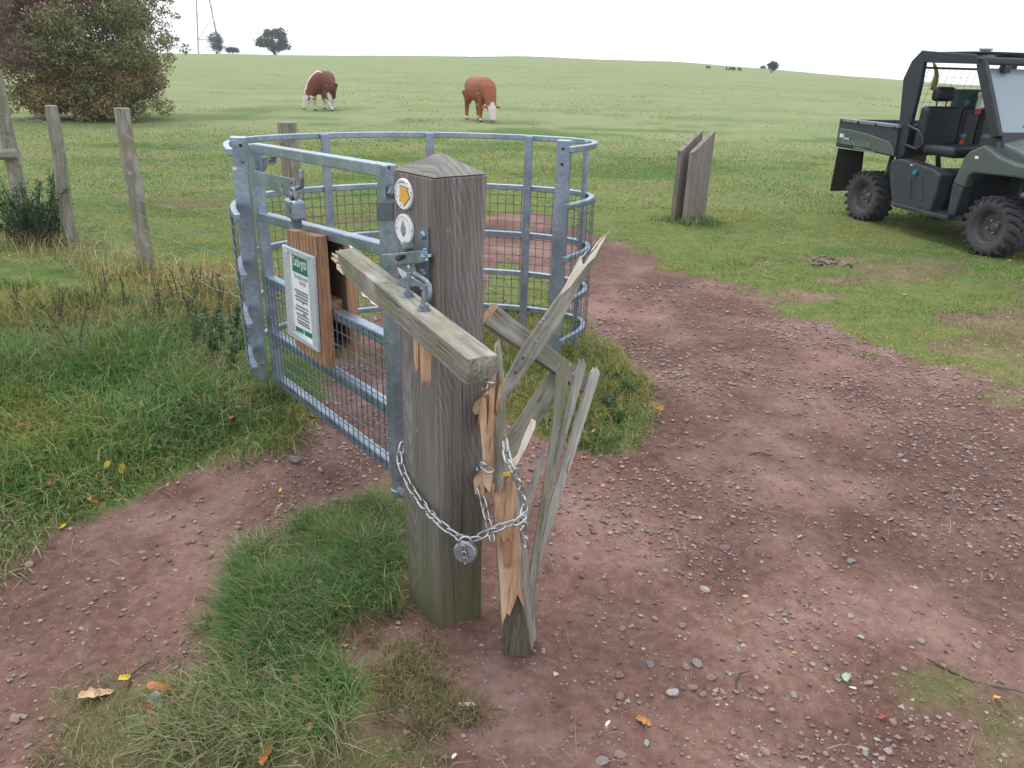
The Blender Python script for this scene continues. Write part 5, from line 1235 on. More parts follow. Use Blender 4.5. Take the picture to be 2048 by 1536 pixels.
fs.append(tuple(range(7))); fs.append(tuple((len(sec)-1)*7+j for j in range(6, -1, -1)))
mb.add(vs, fs); ub(mb, 'bonnet', 'utv', smooth=False, bevel=.02)
ub(MB().prism([(AB[0]+.015, -HWD+.09, AB[2]+.03), (AB[0]+.015, HWD-.09, AB[2]+.03), (AB[0]+.06, HWD-.09, AB[2]-.10), (AB[0]+.06, -HWD+.09, AB[2]-.10)], (.02, 0, .005)), 'cowl', 'utv_black')
for s in (-1, 1):
    hl = ub(MB().box((xf+.05, s*(HWD-.24), wr[2]-.05), (.06, .20, .09)), 'headlight', 'utv_black', bevel=.02)
    ub(MB().box((xf+.075, s*(HWD-.24), wr[2]-.05), (.02, .15, .06)), 'lens', 'sign_frame', hl, bevel=.008)
ub(MB().tube([(xf-.05, -HWD+.12, .62), (xf+.14, -HWD+.16, .58), (xf+.16, 0, .58), (xf+.14, HWD-.16, .58), (xf-.05, HWD-.12, .62)], .03, 10), 'bull_bar', 'galv_dark', smooth=True)
ub(MB().box((xf+.0, 0, .52), (.10, 2*HWD-.34, .34)), 'bumper', 'utv_dark', bevel=.03)
ub(MB().box((xf+.06, 0, .40), (.01, .40, .10)), 'number_plate', 'white')
ub(MB().box((WB/2, 0, .78), (.5, .50, .30)), 'engine_bay', 'utv_black')
# wheels
TRR = .285; TW = .235
def wheel(xx, s):
    t = ub(MB(), 'wheel', 'rim') if False else None
    cy = s*(HWD-TW/2); c = np.array([xx, cy, TRR]); mb = MB()
    mb.lathe(c, (0, s, 0), [(-TW*.48, TRR*.60), (-TW*.50, TRR*.80), (-TW*.42, TRR*.93), (-TW*.2, TRR*.955), (TW*.2, TRR*.955), (TW*.42, TRR*.93), (TW*.50, TRR*.82), (TW*.48, TRR*.62), (TW*.36, TRR*.57)], 40, hint=(1, 0, 0), cap=(True, False))
    ty = ub(mb, 'tyre', 'tyre_wall', smooth=True)
    lug = MB()
    for k in range(20):
        for side_ in (-1, 1):
            a = 2*math.pi*(k+(.5 if side_ > 0 else 0))/20; r = TRR*.985
            ctr_ = c + np.array([math.cos(a)*r, side_*TW*.25, math.sin(a)*r]); rad = np.array([math.cos(a), 0, math.sin(a)]); tan = np.array([-math.sin(a), 0, math.cos(a)])
            d = np.array([0, 1.0, 0])*side_ + tan*.55; lug.box(ctr_-rad*.008, (TW*.50, .034, .036), d, rad)
            e = c + np.array([math.cos(a+.12)*TRR*.93, side_*TW*.49, math.sin(a+.12)*TRR*.93]); lug.box(e, (.016, .034, .06), np.array([0, 1.0, 0]), rad)
    ub(lug, 'tread', 'tyre', ty, bevel=.004, bevel_seg=1)
    rm = ub(MB().lathe(c, (0, s, 0), [(TW*.30, TRR*.585), (TW*.40, TRR*.60), (TW*.42, TRR*.57), (TW*.30, TRR*.52), (TW*.10, TRR*.47), (TW*.06, TRR*.25), (TW*.16, TRR*.16), (TW*.20, TRR*.10)], 32, hint=(1, 0, 0), cap=(False, True)), 'rim', 'rim', ty, smooth=False, bevel=.002)
    hb_ = MB()
    for k in range(4):
        a = 2*math.pi*k/4+.4; hb_.lathe(c + np.array([math.cos(a)*TRR*.21, s*TW*.14, math.sin(a)*TRR*.21]), (0, s, 0), [(-.01, .014), (.02, .014), (.025, .008)], 8)
    ub(hb_, 'wheel_nuts', 'galv_dark', ty)
for xx in (-WB/2, WB/2):
    for s in (-1, 1): wheel(xx, s)
# things carried in the cab: separate objects
def Lw(p): return mid + hv*p[0] + lv*p[1] + np.array([0, 0, p[2]])
kp = US(1931, 203, .02); rzv = math.atan2(hv[1], hv[0])
kx = xb-.04; kq = UX(1931, 203, kx)
kit = thing('first_aid_box', 'green first aid box with a faint white cross behind the seats', 'box', Lw((kx, kq[1], kq[2]-.12)), rzv)
build(MB().box((0, 0, .12), (.12, .27, .25)), 'case', M['kit'], kit, world=False, bevel=.012)
build(MB().box((.062, -.04, .12), (.002, .02, .07)), 'emblem', M['ink_grey'], kit, world=False)
build(MB().box((.0624, -.04, .12), (.002, .07, .02)), 'emblem', M['ink_grey'], kit, world=False)
bq = UX(1960, 200, kx+.1); bot = thing('spray_bottle', 'white bottle with an orange base standing beside the first aid box', 'bottle', Lw((kx+.1, bq[1], bq[2]-.14)), rzv)
build(MB().lathe((0, 0, .0), (0, 0, 1), [(0, .035), (.05, .036), (.052, .030)], 14), 'base', M['orange'], bot, world=False)
build(MB().lathe((0, 0, .05), (0, 0, 1), [(0, .028), (.12, .022), (.13, .034), (.155, .034), (.17, .02)], 14), 'body', M['white'], bot, world=False)
yq = UX(1856, 150, TR0[0]-.15); sk = thing('yellow_strap', 'dull yellow strap hooked over the guard behind the headrest', 'strap', Lw((TR0[0]-.05, yq[1], yq[2]-.1)), rzv)
build(MB().tube([(0, -.05, .22), (0, -.01, .17), (.01, .015, .10), (0, .02, .03), (0, .015, -.05)], [.012, .018, .024, .032, .026], 8), 'strap_band', M['beige'], sk, world=False, smooth=True)
# ------------------------------------------------------------------ foliage
def leaf_cloud(pts, size, cols, name, parent=None, asp=.55, droop=.3):
    """one small leaf face (quad) per point"""
    n = len(pts); d = rng.normal(size=(n, 3)); d[:, 2] -= droop; d /= np.linalg.norm(d, axis=1, keepdims=True)
    e = np.cross(d, rng.normal(size=(n, 3))); e /= np.linalg.norm(e, axis=1, keepdims=True)
    s_ = (size*rng.uniform(.6, 1.35, n))[:, None]; pts = np.asarray(pts)
    V = np.stack([pts, pts+d*s_*.5+e*s_*asp*.5, pts+d*s_, pts+d*s_*.5-e*s_*asp*.5], 1)
    Fq_ = (np.arange(n)*4)[:, None] + np.arange(4)[None]
    me = mesh_np(name, V.reshape(-1, 3), Fq_, M['blade'], {'col': np.repeat(cols[:, None], 4, 1).reshape(-1, 3)})
    o = bpy.data.objects.new(name, me); COL.objects.link(o)
    if parent is not None: o.parent = parent
    return o
M['bark'] = plain('grey_brown_bark', (.085, .068, .055), .9, 0, .35, 12)
def branchy(mb, p, d, ln, r, depth, ends, spread=.7, up=.15):
    p = np.asarray(p, float); d = d/np.linalg.norm(d); pts = [p]; rs = [r]; q = p
    for i in range(3):
        d = d + rng.normal(0, .18, 3) + np.array([0, 0, up*.3]); d /= np.linalg.norm(d); q = q + d*ln/3; pts.append(q); rs.append(r*(1-.22*(i+1)))
    mb.tube(pts, rs, 6 if depth > 1 else 4, cap=False)
    if depth == 0: ends.append(q); return
    for k in range(3 if depth > 1 else 3):
        nd = d + rng.normal(0, spread, 3); nd[2] += up; branchy(mb, pts[-1 if k else 2], nd, ln*rng.uniform(.6, .85), rs[-1]*.8, depth-1, ends, spread, up)
def tree(name, label, base, clumps, nleaf, lsize, colfn, trunk_r, trunk_h, cat='tree', group=None, nl=5, depth=2, trunk_col='bark'):
    """clumps: array (x,y,z,r) relative to base"""
    base = np.asarray(base, float); t = thing(name, label, cat, base, group=group); mb = MB(); ends = []
    for k in range(nl):
        a = 2*math.pi*k/nl + rng.uniform(-.3, .3); d = np.array([math.cos(a)*.55, math.sin(a)*.55, 1.0])
        branchy(mb, (math.cos(a)*trunk_r*.5, math.sin(a)*trunk_r*.5, -.1 if nl > 1 else trunk_h), d, trunk_h*1.1, trunk_r*.55, depth, ends)
    if nl > 1: mb.tube([(0, 0, -.3), (0, 0, trunk_h*.4)], [trunk_r, trunk_r*.8], 8)
    build(mb, 'trunk', M[trunk_col], t, world=False)
    cl = np.asarray(clumps); w_ = cl[:, 3]**1.9; ci = rng.choice(len(cl), nleaf, p=w_/w_.sum())
    dirs = rng.normal(size=(nleaf, 3)); dirs /= np.linalg.norm(dirs, axis=1, keepdims=True)
    rad = cl[ci, 3]*rng.uniform(.15, 1.0, nleaf)**.5; pts = cl[ci, :3] + dirs*rad[:, None]*np.array([1, 1, .75])
    keep = pts[:, 2] > .03; pts = pts[keep]; ci = ci[keep]
    leaf_cloud(pts, lsize, colfn(pts, ci), 'crown', t); return t
# hawthorn at the left
hb_ = onground(190, 236); sc_px = hb_[1]*1.09/1500
ncl = 230; th = rng.uniform(0, 2*math.pi, ncl); cz = rng.uniform(-1, 1, ncl); rr = rng.uniform(.25, 1, ncl)**.45
HW = 2.25; cl = np.stack([np.cos(th)*np.sqrt(1-cz**2)*rr*HW, np.sin(th)*np.sqrt(1-cz**2)*rr*1.8, 2.05+cz*rr*2.05, rng.uniform(.26, .50, ncl)], 1)
lowc = np.stack([rng.uniform(-1.9, 1.9, 46), rng.uniform(-1.5, .6, 46), rng.uniform(.22, .8, 46), rng.uniform(.25, .42, 46)], 1); cl = np.vstack([cl, lowc]); cl[:, 0] *= .96
out = np.array([[2.35, .2, 3.0, .22], [2.65, .1, 3.15, .16], [2.35, -.2, 1.9, .22], [2.1, -.5, 1.0, .22], [2.4, -.3, 1.55, .16], [-2.4, 0, 2.4, .25], [-2.45, -.2, 1.5, .2], [2.0, -.6, .42, .2], [1.55, -.6, .32, .2], [2.35, 0, 3.6, .2], [2.55, 0, 2.55, .15]]); cl = np.vstack([cl, out])
sp_n = 70; th = rng.uniform(0, 6.28, sp_n); cz = rng.uniform(-.3, 1, sp_n); spr = np.stack([np.cos(th)*np.sqrt(1-cz**2)*HW*rng.uniform(.98, 1.16, sp_n), np.sin(th)*np.sqrt(1-cz**2)*1.9, 2.05+cz*2.15*rng.uniform(.98, 1.1, sp_n), rng.uniform(.10, .20, sp_n)], 1); cl = np.vstack([cl, spr])
crand = rng.random(len(cl))
def haw_col(p, ci):
    n = len(p); u = p[:, 0]; v = p[:, 2]; r = crand[ci] + rng.normal(0, .16, n)
    red = np.array([.168, .098, .080]); brown = np.array([.195, .145, .105]); olive = np.array([.185, .180, .085]); gold = np.array([.225, .170, .080]); deep = np.array([.065, .078, .042])
    c = np.where((u < .1+.5*np.sin(v*2+1))[:, None] & (v > .9)[:, None], np.where((r < .5)[:, None], red, brown), olive)
    c = np.where((v < 1.25)[:, None] & (r > .35)[:, None], gold, c); c = np.where((r < .16)[:, None], deep, c)
    hot = (np.abs(u-.25) < .8) & (v > 2.7) & (v < 3.6) & (r < .4); c = np.where(hot[:, None], np.array([.16, .035, .03]), c)
    return c*1.25*rng.uniform(.6, 1.4, (n, 1))
tree('hawthorn_bush', 'large rounded hawthorn bush in autumn red, olive and gold leaf', hb_, cl, 125000, .066, haw_col, .16, 1.1, 'bush', nl=7, depth=3)
def blob(n, rx, ry, rz, cz_, r0, r1, seed=1):
    r_ = np.random.default_rng(seed); th = r_.uniform(0, 6.283, n); c = r_.uniform(-1, 1, n); q = r_.uniform(.2, 1, n)**.5
    return np.stack([np.cos(th)*np.sqrt(1-c*c)*q*rx, np.sin(th)*np.sqrt(1-c*c)*q*ry, cz_+c*q*rz, r_.uniform(r0, r1, n)], 1)
def flatcol(a, b):
    a, b = np.array(a), np.array(b)
    return lambda p, ci: (a + (b-a)*np.random.default_rng(3).random((len(p), 1)))*np.random.default_rng(4).uniform(.7, 1.3, (len(p), 1))
lb = aty(-38, 150, 31.0); lb[2] = float(base_h(lb[0], lb[1]))
tree('field_tree', 'dark purple green tree at the field edge behind the hawthorn', lb, blob(90, 1.9, 1.6, 2.0, 2.6, .35, .7, 5), 16000, .13, flatcol((.06, .055, .05), (.12, .07, .06)), .16, 1.1)
def far_tree(label, px_, wpx, hpx, Yd, seed, ca, cb, name='distant_tree', flat_=1.0, lift=0.0):
    p = aty(px_, 110, Yd); z = float(base_h(p[0], p[1])); w_ = wpx*Yd*1.087/1500/1.0; h_ = hpx*Yd*1.087/1500
    cl_ = blob(60, w_*.42, w_*.42, h_*.40, h_*.52+lift, w_*.07, w_*.15, seed); cl_[:, 0] *= 1.05-.5*np.clip((cl_[:, 2]/h_-.35), 0, 1)
    tree(name, label, (p[0], p[1], z), cl_, 3500, w_*.055, flatcol(ca, cb), max(.06, w_*.03), h_*.35, 'tree', 'trees on the skyline', nl=4, depth=1)
far_tree('broad domed dark green tree on the skyline beside the pylon', 550, 66, 46, 158.0, 11, (.030, .055, .035), (.055, .085, .045))
far_tree('small loose grey green tree at the foot of the pylon', 434, 36, 36, 158.0, 12, (.06, .075, .07), (.10, .11, .10))
far_tree('low grey green shrub beside the small tree near the pylon', 466, 26, 11, 158.0, 13, (.06, .075, .07), (.10, .11, .10), 'distant_shrub')
far_tree('small round dark tree alone on the slope below the skyline', 1548, 26, 17, 118.0, 14, (.030, .045, .030), (.05, .065, .04), lift=.25)
far_tree('faint tiny tree on the skyline next to the lone slope tree', 1530, 12, 7, 165.0, 15, (.10, .12, .10), (.14, .16, .13), 'distant_shrub')
# pylon
M['pylon'] = plain('pylon_steel', (.22, .235, .26), .6, .3)
pb = aty(419, 107, 262.0); pz = float(base_h(pb[0], pb[1])); pyl = thing('electricity_pylon', 'tall lattice steel electricity pylon standing beyond the hilltop', 'pylon', (pb[0], pb[1], pz), math.radians(24))
dz0 = pb[2]-pz
def pw(z): zz = z-dz0; return 3.3-1.75*min(zz, 20)/20 if zz < 20 else 1.55-.8*(zz-20)/16
lev = [-3, dz0, dz0+4.0, dz0+11, dz0+15, dz0+18.5, dz0+22, dz0+25, dz0+28, dz0+31, dz0+34, dz0+37]
lev[0] = min(-1.0, dz0-6)
for (a, b) in ((-1, -1), (1, -1), (1, 1), (-1, 1)):
    build(MB().tube([(a*pw(z), b*pw(z), z) for z in lev], .11, 5), 'leg', M['pylon'], pyl, world=False)
cn = [(-1, -1), (1, -1), (1, 1), (-1, 1)]
for i in range(1, len(lev)-1):
    for j in range(4):
        a, b = cn[j], cn[(j+1) % 4]; z0_, z1_ = lev[i], lev[i+1]
        build(MB().tube([(a[0]*pw(z0_), a[1]*pw(z0_), z0_), (b[0]*pw(z1_), b[1]*pw(z1_), z1_)], .055, 4), 'brace', M['pylon'], pyl, world=False)
        build(MB().tube([(b[0]*pw(z0_), b[1]*pw(z0_), z0_), (a[0]*pw(z1_), a[1]*pw(z1_), z1_)], .055, 4), 'brace', M['pylon'], pyl, world=False)
        if i in (2, 5, 7, 9): build(MB().tube([(a[0]*pw(z0_), a[1]*pw(z0_), z0_), (b[0]*pw(z0_), b[1]*pw(z0_), z0_)], .09, 4), 'brace', M['pylon'], pyl, world=False)
for z_ in (dz0+25, dz0+30, dz0+35):
    for s in (-1, 1): build(MB().tube([(s*pw(z_), 0, z_), (s*6.5, 0, z_+.3)], [.14, .07], 5), 'cross_arm', M['pylon'], pyl, world=False)

# ------------------------------------------------------------------ gorse, nettles and dead stalks
gb = onground(72, 492); gor = thing('gorse_bush', 'spiky dark green gorse bush growing against the fence post', 'bush', gb)
mb = MB(); pts = []; cols = []
for k in range(34):
    a = rng.uniform(0, 6.28); d = np.array([math.cos(a)*.5, math.sin(a)*.4, rng.uniform(.7, 1.2)]); ln = rng.uniform(.35, .66); p = np.array([rng.normal(0, .10), rng.normal(0, .08), 0]); q = [p]
    for i in range(5): d = d + rng.normal(0, .10, 3); q.append(q[-1] + d/np.linalg.norm(d)*ln/5)
    mb.tube(q, [.010, .008, .007, .006, .004, .003], 4)
    for j in range(150):
        f = rng.uniform(.15, 1.0)*5; i = min(int(f), 4); c = q[i]*(1-(f-i))+q[i+1]*(f-i); pts.append(c + rng.normal(0, .016, 3)); cols.append(np.array([.028, .075, .034])*rng.uniform(.6, 1.6) if f > 1.6 else np.array([.10, .07, .04])*rng.uniform(.6, 1.3))
build(mb, 'stems', M['bark'], gor, world=False); leaf_cloud(np.array(pts), .045, np.array(cols), 'spines', gor, asp=.16, droop=-.4)
def weed(px_, py_, hgt, label, dead=True, nleaf=34, lsz=.015, grp='dead stalks in the verge', cat='plant', name='dead_stalk', nst=2):
    b = onground(px_, py_); b[2] = float(ground_z(b[0], b[1])); t = thing(name, label, cat, b, group=grp); mb = MB(); pts = []; cols = []
    for s in range(nst):
        d = np.array([rng.normal(0, .16), rng.normal(0, .16), 1.0]); q = [np.array([rng.normal(0, .012), rng.normal(0, .012), -.02])]
        h_ = hgt*rng.uniform(.75, 1.0)
        for i in range(5): d = d + rng.normal(0, .07, 3)*np.array([1, 1, 0]); q.append(q[-1]+d/np.linalg.norm(d)*h_/5)
        mb.tube(q, [.0040, .0037, .0033, .0029, .0025, .0018], 5)
        for j in range(nleaf):
            f = rng.uniform(.2 if dead else .15, 1.0)*5; i = min(int(f), 4); c = q[i]*(1-(f-i))+q[i+1]*(f-i)
            pts.append(c + rng.normal(0, .007 if dead else .012, 3))
            cols.append((np.array([.075, .058, .042]) if rng.random() < .45 else np.array([.10, .15, .065])) if dead else (np.array([.065, .120, .055])*rng.uniform(.7, 1.6)))
    build(mb, 'stem', M['stalk'] if dead else M['stalk_green'], t, world=False); leaf_cloud(np.array(pts), lsz, np.array(cols), 'seed_heads' if dead else 'leaves', t, asp=.7)['kind'] = 'stuff'
M['stalk'] = plain('dead_stalk', (.060, .045, .034), .8); M['stalk_green'] = plain('weed_stalk', (.07, .075, .03), .7)
for i, (a, b, h_) in enumerate(((44, 632, .24), (52, 645, .2), (122, 665, .30), (133, 655, .28), (163, 730, .42), (205, 612, .24), (212, 618, .22), (252, 625, .26), (330, 640, .30), (318, 650, .28), (372, 575, .22), (392, 592, .24), (404, 588, .23), (418, 592, .22), (446, 610, .24), (380, 660, .3), (300, 660, .22), (175, 640, .2), (456, 660, .26), (430, 640, .28), (350, 600, .25))):
    weed(a, b, h_*1.15, 'thin dark dead weed stalk with seed heads in the rough verge')
for i, (a, b, h_) in enumerate(((405, 690, .20), (430, 720, .22), (465, 735, .20), (480, 700, .24), (450, 690, .22), (395, 640, .18), (420, 660, .2), (470, 660, .22))):
    weed(a, b, h_, 'leafy dark green nettle growing in the verge beside the cage', False, 60, .026, 'nettles beside the cage', 'nettle', 'nettle', 2)
for i, (a, b, h_) in enumerate(((1005, 640, .16), (1025, 655, .16), (1045, 640, .14), (985, 650, .14))):
    weed(a, b, h_, 'leafy dark green nettle growing inside the round cage', False, 50, .026, 'nettles inside the cage', 'nettle', 'nettle', 2)
for i, (a, b, h_) in enumerate(((1225, 775, .10), (1250, 800, .10), (1215, 820, .09), (1265, 770, .08), (1235, 850, .08))):
    weed(a, b, h_, 'low leafy green weed at the foot of the cage by the broken boards', False, 60, .026, 'weeds at the foot of the cage', 'plant', 'leafy_weed', 4)

# ------------------------------------------------------------------ stones, gravel
def make_stone_mat(name, a, b):
    k = N(name); n = k.noise(k.obj(), 3.0, 5, .7); oi = k.n('ObjectInfo'); col = k.ramp(n, [(.3, a), (.7, b)])
    v = k.math('ADD', k.math('MULTIPLY', oi.outputs['Random'], .6), .7); k.set(Base_Color=k.mix(1.0, col, v, 'MULTIPLY'), Roughness=.9); k.bump(n, .4, .3); return k.m
STM = [('small pinkish brown stone lying loose on the dirt track', make_stone_mat('pinkish_stone', (.18, .115, .103), (.31, .22, .20))), ('small pale grey stone lying loose on the dirt track', make_stone_mat('pale_grey_stone', (.24, .215, .20), (.40, .37, .35))), ('small blue grey stone lying loose on the dirt track', make_stone_mat('blue_grey_stone', (.15, .14, .145), (.25, .235, .24)))]
def stone_shape(seed):
    r_ = np.random.default_rng(seed); bm = bmesh.new(); bmesh.ops.create_icosphere(bm, subdivisions=2, radius=1.0)
    for v in bm.verts:
        c = v.co; s_ = 1.0
        for k in range(4):
            d = Vector(r_.normal(size=3)).normalized()
        v.co = c
    pl_ = [(Vector(r_.normal(size=3)).normalized(), r_.uniform(.55, .9)) for _ in range(9)]
    for v in bm.verts:
        for d, h_ in pl_:
            t = v.co.dot(d)
            if t > h_: v.co -= d*(t-h_)*.92
    for v in bm.verts: v.co = Vector((v.co.x*1.0, v.co.y*.78, v.co.z*.55))
    me = bpy.data.meshes.new('stone'); bm.to_mesh(me); bm.free(); return me
base_shapes = [stone_shape(200+i) for i in range(7)]
shapes = [[s_.copy() for s_ in base_shapes] for _ in STM]
for i, (lab, m_) in enumerate(STM):
    for s_ in shapes[i]: s_.materials.append(m_)
def soil_px(px_, py_): p = onground(px_, py_); return p if soil_mask(np.array([p[0]]), np.array([p[1]]))[0] > .5 else None
spots = [(1395, 1330, 30), (1420, 1355, 26), (1372, 1340, 24), (1385, 1375, 28), (1405, 1390, 22), (1345, 1385, 34), (1240, 1350, 24), (1240, 1395, 26), (1520, 1385, 26), (1530, 1505, 24), (1560, 1345, 20), (1300, 1330, 24), (1265, 1285, 22), (1410, 1178, 26), (1365, 1250, 22), (1245, 1255, 18), (1310, 1235, 18), (1480, 1280, 18), (1785, 1445, 22), (1930, 1160, 18), (1240, 1510, 34), (1205, 1525, 34), (1840, 1290, 20), (1450, 1095, 30), (1420, 1120, 20), (700, 800, 22), (675, 810, 14), (475, 1055, 22), (420, 1110, 18), (285, 1105, 16), (60, 1130, 24), (30, 1440, 26), (190, 1200, 14), (270, 1175, 14), (300, 1030, 20), (340, 1035, 18), (1660, 1330, 24), (1735, 1370, 22), (1585, 1400, 20), (1700, 1240, 18), (1560, 1220, 16), (1900, 1380, 22), (1950, 1300, 20), (2000, 1240, 18), (1330, 1140, 18), (1215, 1100, 14), (1290, 1060, 16), (1560, 1010, 16), (1800, 915, 16), (1300, 870, 12), (1600, 830, 16), (1700, 1120, 18)]
r5 = np.random.default_rng(55)
while len(spots) < 260:
    a, b = r5.uniform(0, 2048), r5.uniform(520, 1530)
    if 780 < a < 1080 and 900 < b < 1320: continue
    if r5.random() < .35: a, b = r5.normal(1450, 260), r5.normal(1260, 150)
    spots.append((a, b, r5.uniform(7, 17)*(.6+.5*(b-500)/1000)))
for (a, b, sz) in spots:
    p = soil_px(a, b)
    if p is None: continue
    dist_ = np.linalg.norm(p-np.array([0, 0, CZ])); r = sz/2*dist_/1500*.82
    k = r5.choice([0, 0, 0, 0, 0, 1, 1, 2]); o = bpy.data.objects.new('stone', shapes[k][r5.integers(0, 7)]); COL.objects.link(o)
    o.location = (p[0], p[1], float(ground_z(p[0], p[1]))+r*.22); o.rotation_euler = (r5.normal(0, .25), r5.normal(0, .25), r5.uniform(0, 6.28)); o.scale = (r, r, r*r5.uniform(.8, 1.2))
    big = sz >= 19; tag(o, STM[k][0].replace('small', 'larger' if big else 'small'), 'stone', ('larger ' if big else 'small ')+('pinkish brown stones on the track', 'pale grey stones on the track', 'blue grey stones on the track')[k])
# gravel
ng = 125000; x = r5.uniform(-3.0, 5.2, ng); y = .8 + 5.2*r5.random(ng)**1.4
cg = .22 + .9*sstep(.44, .64, fbm(x*1.5, y*1.5, 131, 4)); keep = (r5.random(ng) < cg*soil_mask(x, y)) & in_view(x, y); x, y = x[keep], y[keep]; ng = len(x)
s_ = (.0018 + .0080*r5.random(ng)**2.7)*(1+.14*np.maximum(y-2, 0)); z = ground_z(x, y)+s_*.28
octv = np.array([[1, 0, 0], [-1, 0, 0], [0, 1, 0], [0, -1, 0], [0, 0, 1], [0, 0, -1], [.65, .6, .5], [-.6, .62, .45], [-.62, -.6, .5], [.6, -.65, .4]], float)
octf = np.array([[0, 6, 4], [6, 2, 4], [2, 7, 4], [7, 1, 4], [1, 8, 4], [8, 3, 4], [3, 9, 4], [9, 0, 4], [0, 9, 3], [0, 2, 6], [2, 1, 7], [1, 3, 8]])
V = octv[None]*(1+r5.normal(0, .22, (ng, 10, 1)))*s_[:, None, None]*np.array([1, 1, .6]); a = r5.uniform(0, 6.28, ng); ca, sa = np.cos(a)[:, None], np.sin(a)[:, None]
V = np.stack([V[..., 0]*ca-V[..., 1]*sa, V[..., 0]*sa+V[..., 1]*ca*.8, V[..., 2]], -1) + np.stack([x, y, z], 1)[:, None]
pal = np.array([[.23, .150, .135], [.29, .21, .19], [.17, .108, .098], [.32, .27, .245], [.22, .205, .205], [.42, .37, .34]]); pc_ = pal[r5.choice(6, ng, p=[.36, .32, .15, .10, .06, .01])]*r5.uniform(.75, 1.2, (ng, 1))
def make_gravel():
    k = N('gravel'); k.set(Base_Color=k.attr('col'), Roughness=.9); return k.m
M['gravel'] = make_gravel()
me = mesh_np('gravel', V.reshape(-1, 3), (octf[None]+(np.arange(ng)*10)[:, None, None]).reshape(-1, 3), M['gravel'], {'col': np.repeat(pc_[:, None], 10, 1).reshape(-1, 3)})
o = bpy.data.objects.new('gravel', me); COL.objects.link(o); tag(o, 'fine pinkish grey gravel scattered over the dirt track', 'gravel', kind='stuff')
# slate pieces and chips
def chip(px_, py_, L_, W_, T_, ang, mat, label, cat, name, group=None, tilt=.1):
    p = onground(px_, py_); z = float(ground_z(p[0], p[1])); mb = MB(); n = 7; r_ = np.random.default_rng(int(px_+py_)); o_ = []
    for i in range(n): a_ = 2*math.pi*i/n; q = r_.uniform(.75, 1.1); o_.append((math.cos(a_)*L_/2*q, math.sin(a_)*W_/2*q, r_.normal(0, T_*.15)))
    mb.prism(o_, (0, 0, T_), (1, 0, 0)); ob = build(mb, name, M[mat] if isinstance(mat, str) else mat, None, bevel=T_*.2)
    ob.location = (p[0], p[1], z+.004); ob.rotation_euler = (tilt, -tilt*.6, ang); tag(ob, label, cat, group); return ob
chip(590, 926, .075, .040, .010, -.5, STM[2][1], 'flat blue grey slate fragment on the path below the metal gate', 'stone', 'slate_piece')
chip(672, 1008, .05, .025, .008, -.7, STM[2][1], 'small slate fragment on the path at the edge of the grass hump', 'stone', 'slate_piece')
chip(930, 1411, .068, .016, .006, -.05, 'splinter', 'long pale wood splinter lying on the soil before the post', 'splinter', 'wood_chip')
chip(908, 1516, .022, .009, .005, 1.0, 'splinter', 'short pale wood splinter lying beyond the trampled grass', 'splinter', 'wood_chip')
chip(1705, 1378, .026, .008, .004, -.3, 'splinter', 'tiny pale wood splinter lying on the gravelly track', 'splinter', 'wood_chip')
chip(1215, 1448, .026, .010, .004, .9, 'splinter', 'tiny pale wood splinter lying beside brown leaves on the track', 'splinter', 'wood_chip')
# twigs
for i, (a, b, L_, an) in enumerate(((1530, 905, .16, .2), (620, 1042, .14, .7), (1960, 1370, .3, -.5), (860, 1370, .13, -.6), (1480, 1360, .12, .8), (280, 1350, .16, 1.4), (420, 1205, .12, -.4))):
    p = onground(a, b); q = [np.array([t*L_-L_/2, .012*math.sin(t*7+i), .006+.006*math.sin(t*5+i)]) for t in np.linspace(0, 1, 6)]
    o = build(MB().tube(q, [.003, .0035, .003, .0028, .002, .001], 5), 'twig', M['stalk'] if i % 2 else M['bark'], None); o.location = (p[0], p[1], float(ground_z(p[0], p[1]))); o.rotation_euler = (0, 0, an)
    tag(o, 'thin dry brown twig lying on the bare soil', 'twig', 'twigs on the soil')
# fallen leaves
def oak_leaf(seed, m_):
    r_ = np.random.default_rng(seed); n = 9; L_ = 1.0; vs = [(0, 0, 0)]; up = []; dn = []
    for i in range(n):
        t = (i+.5)/n; w_ = .30*math.sin(math.pi*min(1, t*.92+.06))**.7*(1.0 if i % 2 else .62)*r_.uniform(.85, 1.15); z_ = .10*math.sin(t*3.2+seed)+.22*w_*r_.uniform(.3, 1.6); up.append((t*L_, w_, z_)); dn.append((t*L_, -w_*r_.uniform(.85, 1.1), z_*.7))
    mid_ = [((i+.5)/n*L_, 0, .10*math.sin((i+.5)/n*3.2+seed)) for i in range(n)]
    vs += up+dn+mid_+[(1.02, 0, .05)]; U = lambda i: 1+i; D = lambda i: 1+n+i; Mi = lambda i: 1+2*n+i; fs = [(0, Mi(0), U(0)), (0, D(0), Mi(0))]
    for i in range(n-1): fs += [(Mi(i), Mi(i+1), U(i+1), U(i)), (D(i), D(i+1), Mi(i+1), Mi(i))]
    e = 1+3*n; fs += [(Mi(n-1), e, U(n-1)), (D(n-1), e, Mi(n-1))]
    me = bpy.data.meshes.new('fallen_leaf'); me.from_pydata(vs, [], fs); me.materials.append(m_); return me
LK = [('orange brown oak leaf fallen on the ground', 'orange brown fallen leaves', plain('orange_brown_leaf', (.34, .135, .04), .7, 0, .3, 4)), ('bright yellow leaf fallen on the ground', 'yellow fallen leaves', plain('yellow_leaf', (.60, .40, .02), .6, 0, .15, 4)), ('pale tan curled leaf fallen on the ground', 'pale tan fallen leaves', plain('tan_leaf', (.45, .29, .17), .75, 0, .25, 4)), ('pale grey green leaf fallen on the ground', 'grey green fallen leaves', plain('pale_green_leaf', (.30, .38, .30), .7, 0, .2, 4)), ('dark red leaf fallen on the ground', 'dark red fallen leaves', plain('red_leaf', (.28, .045, .03), .7, 0, .2, 4))]
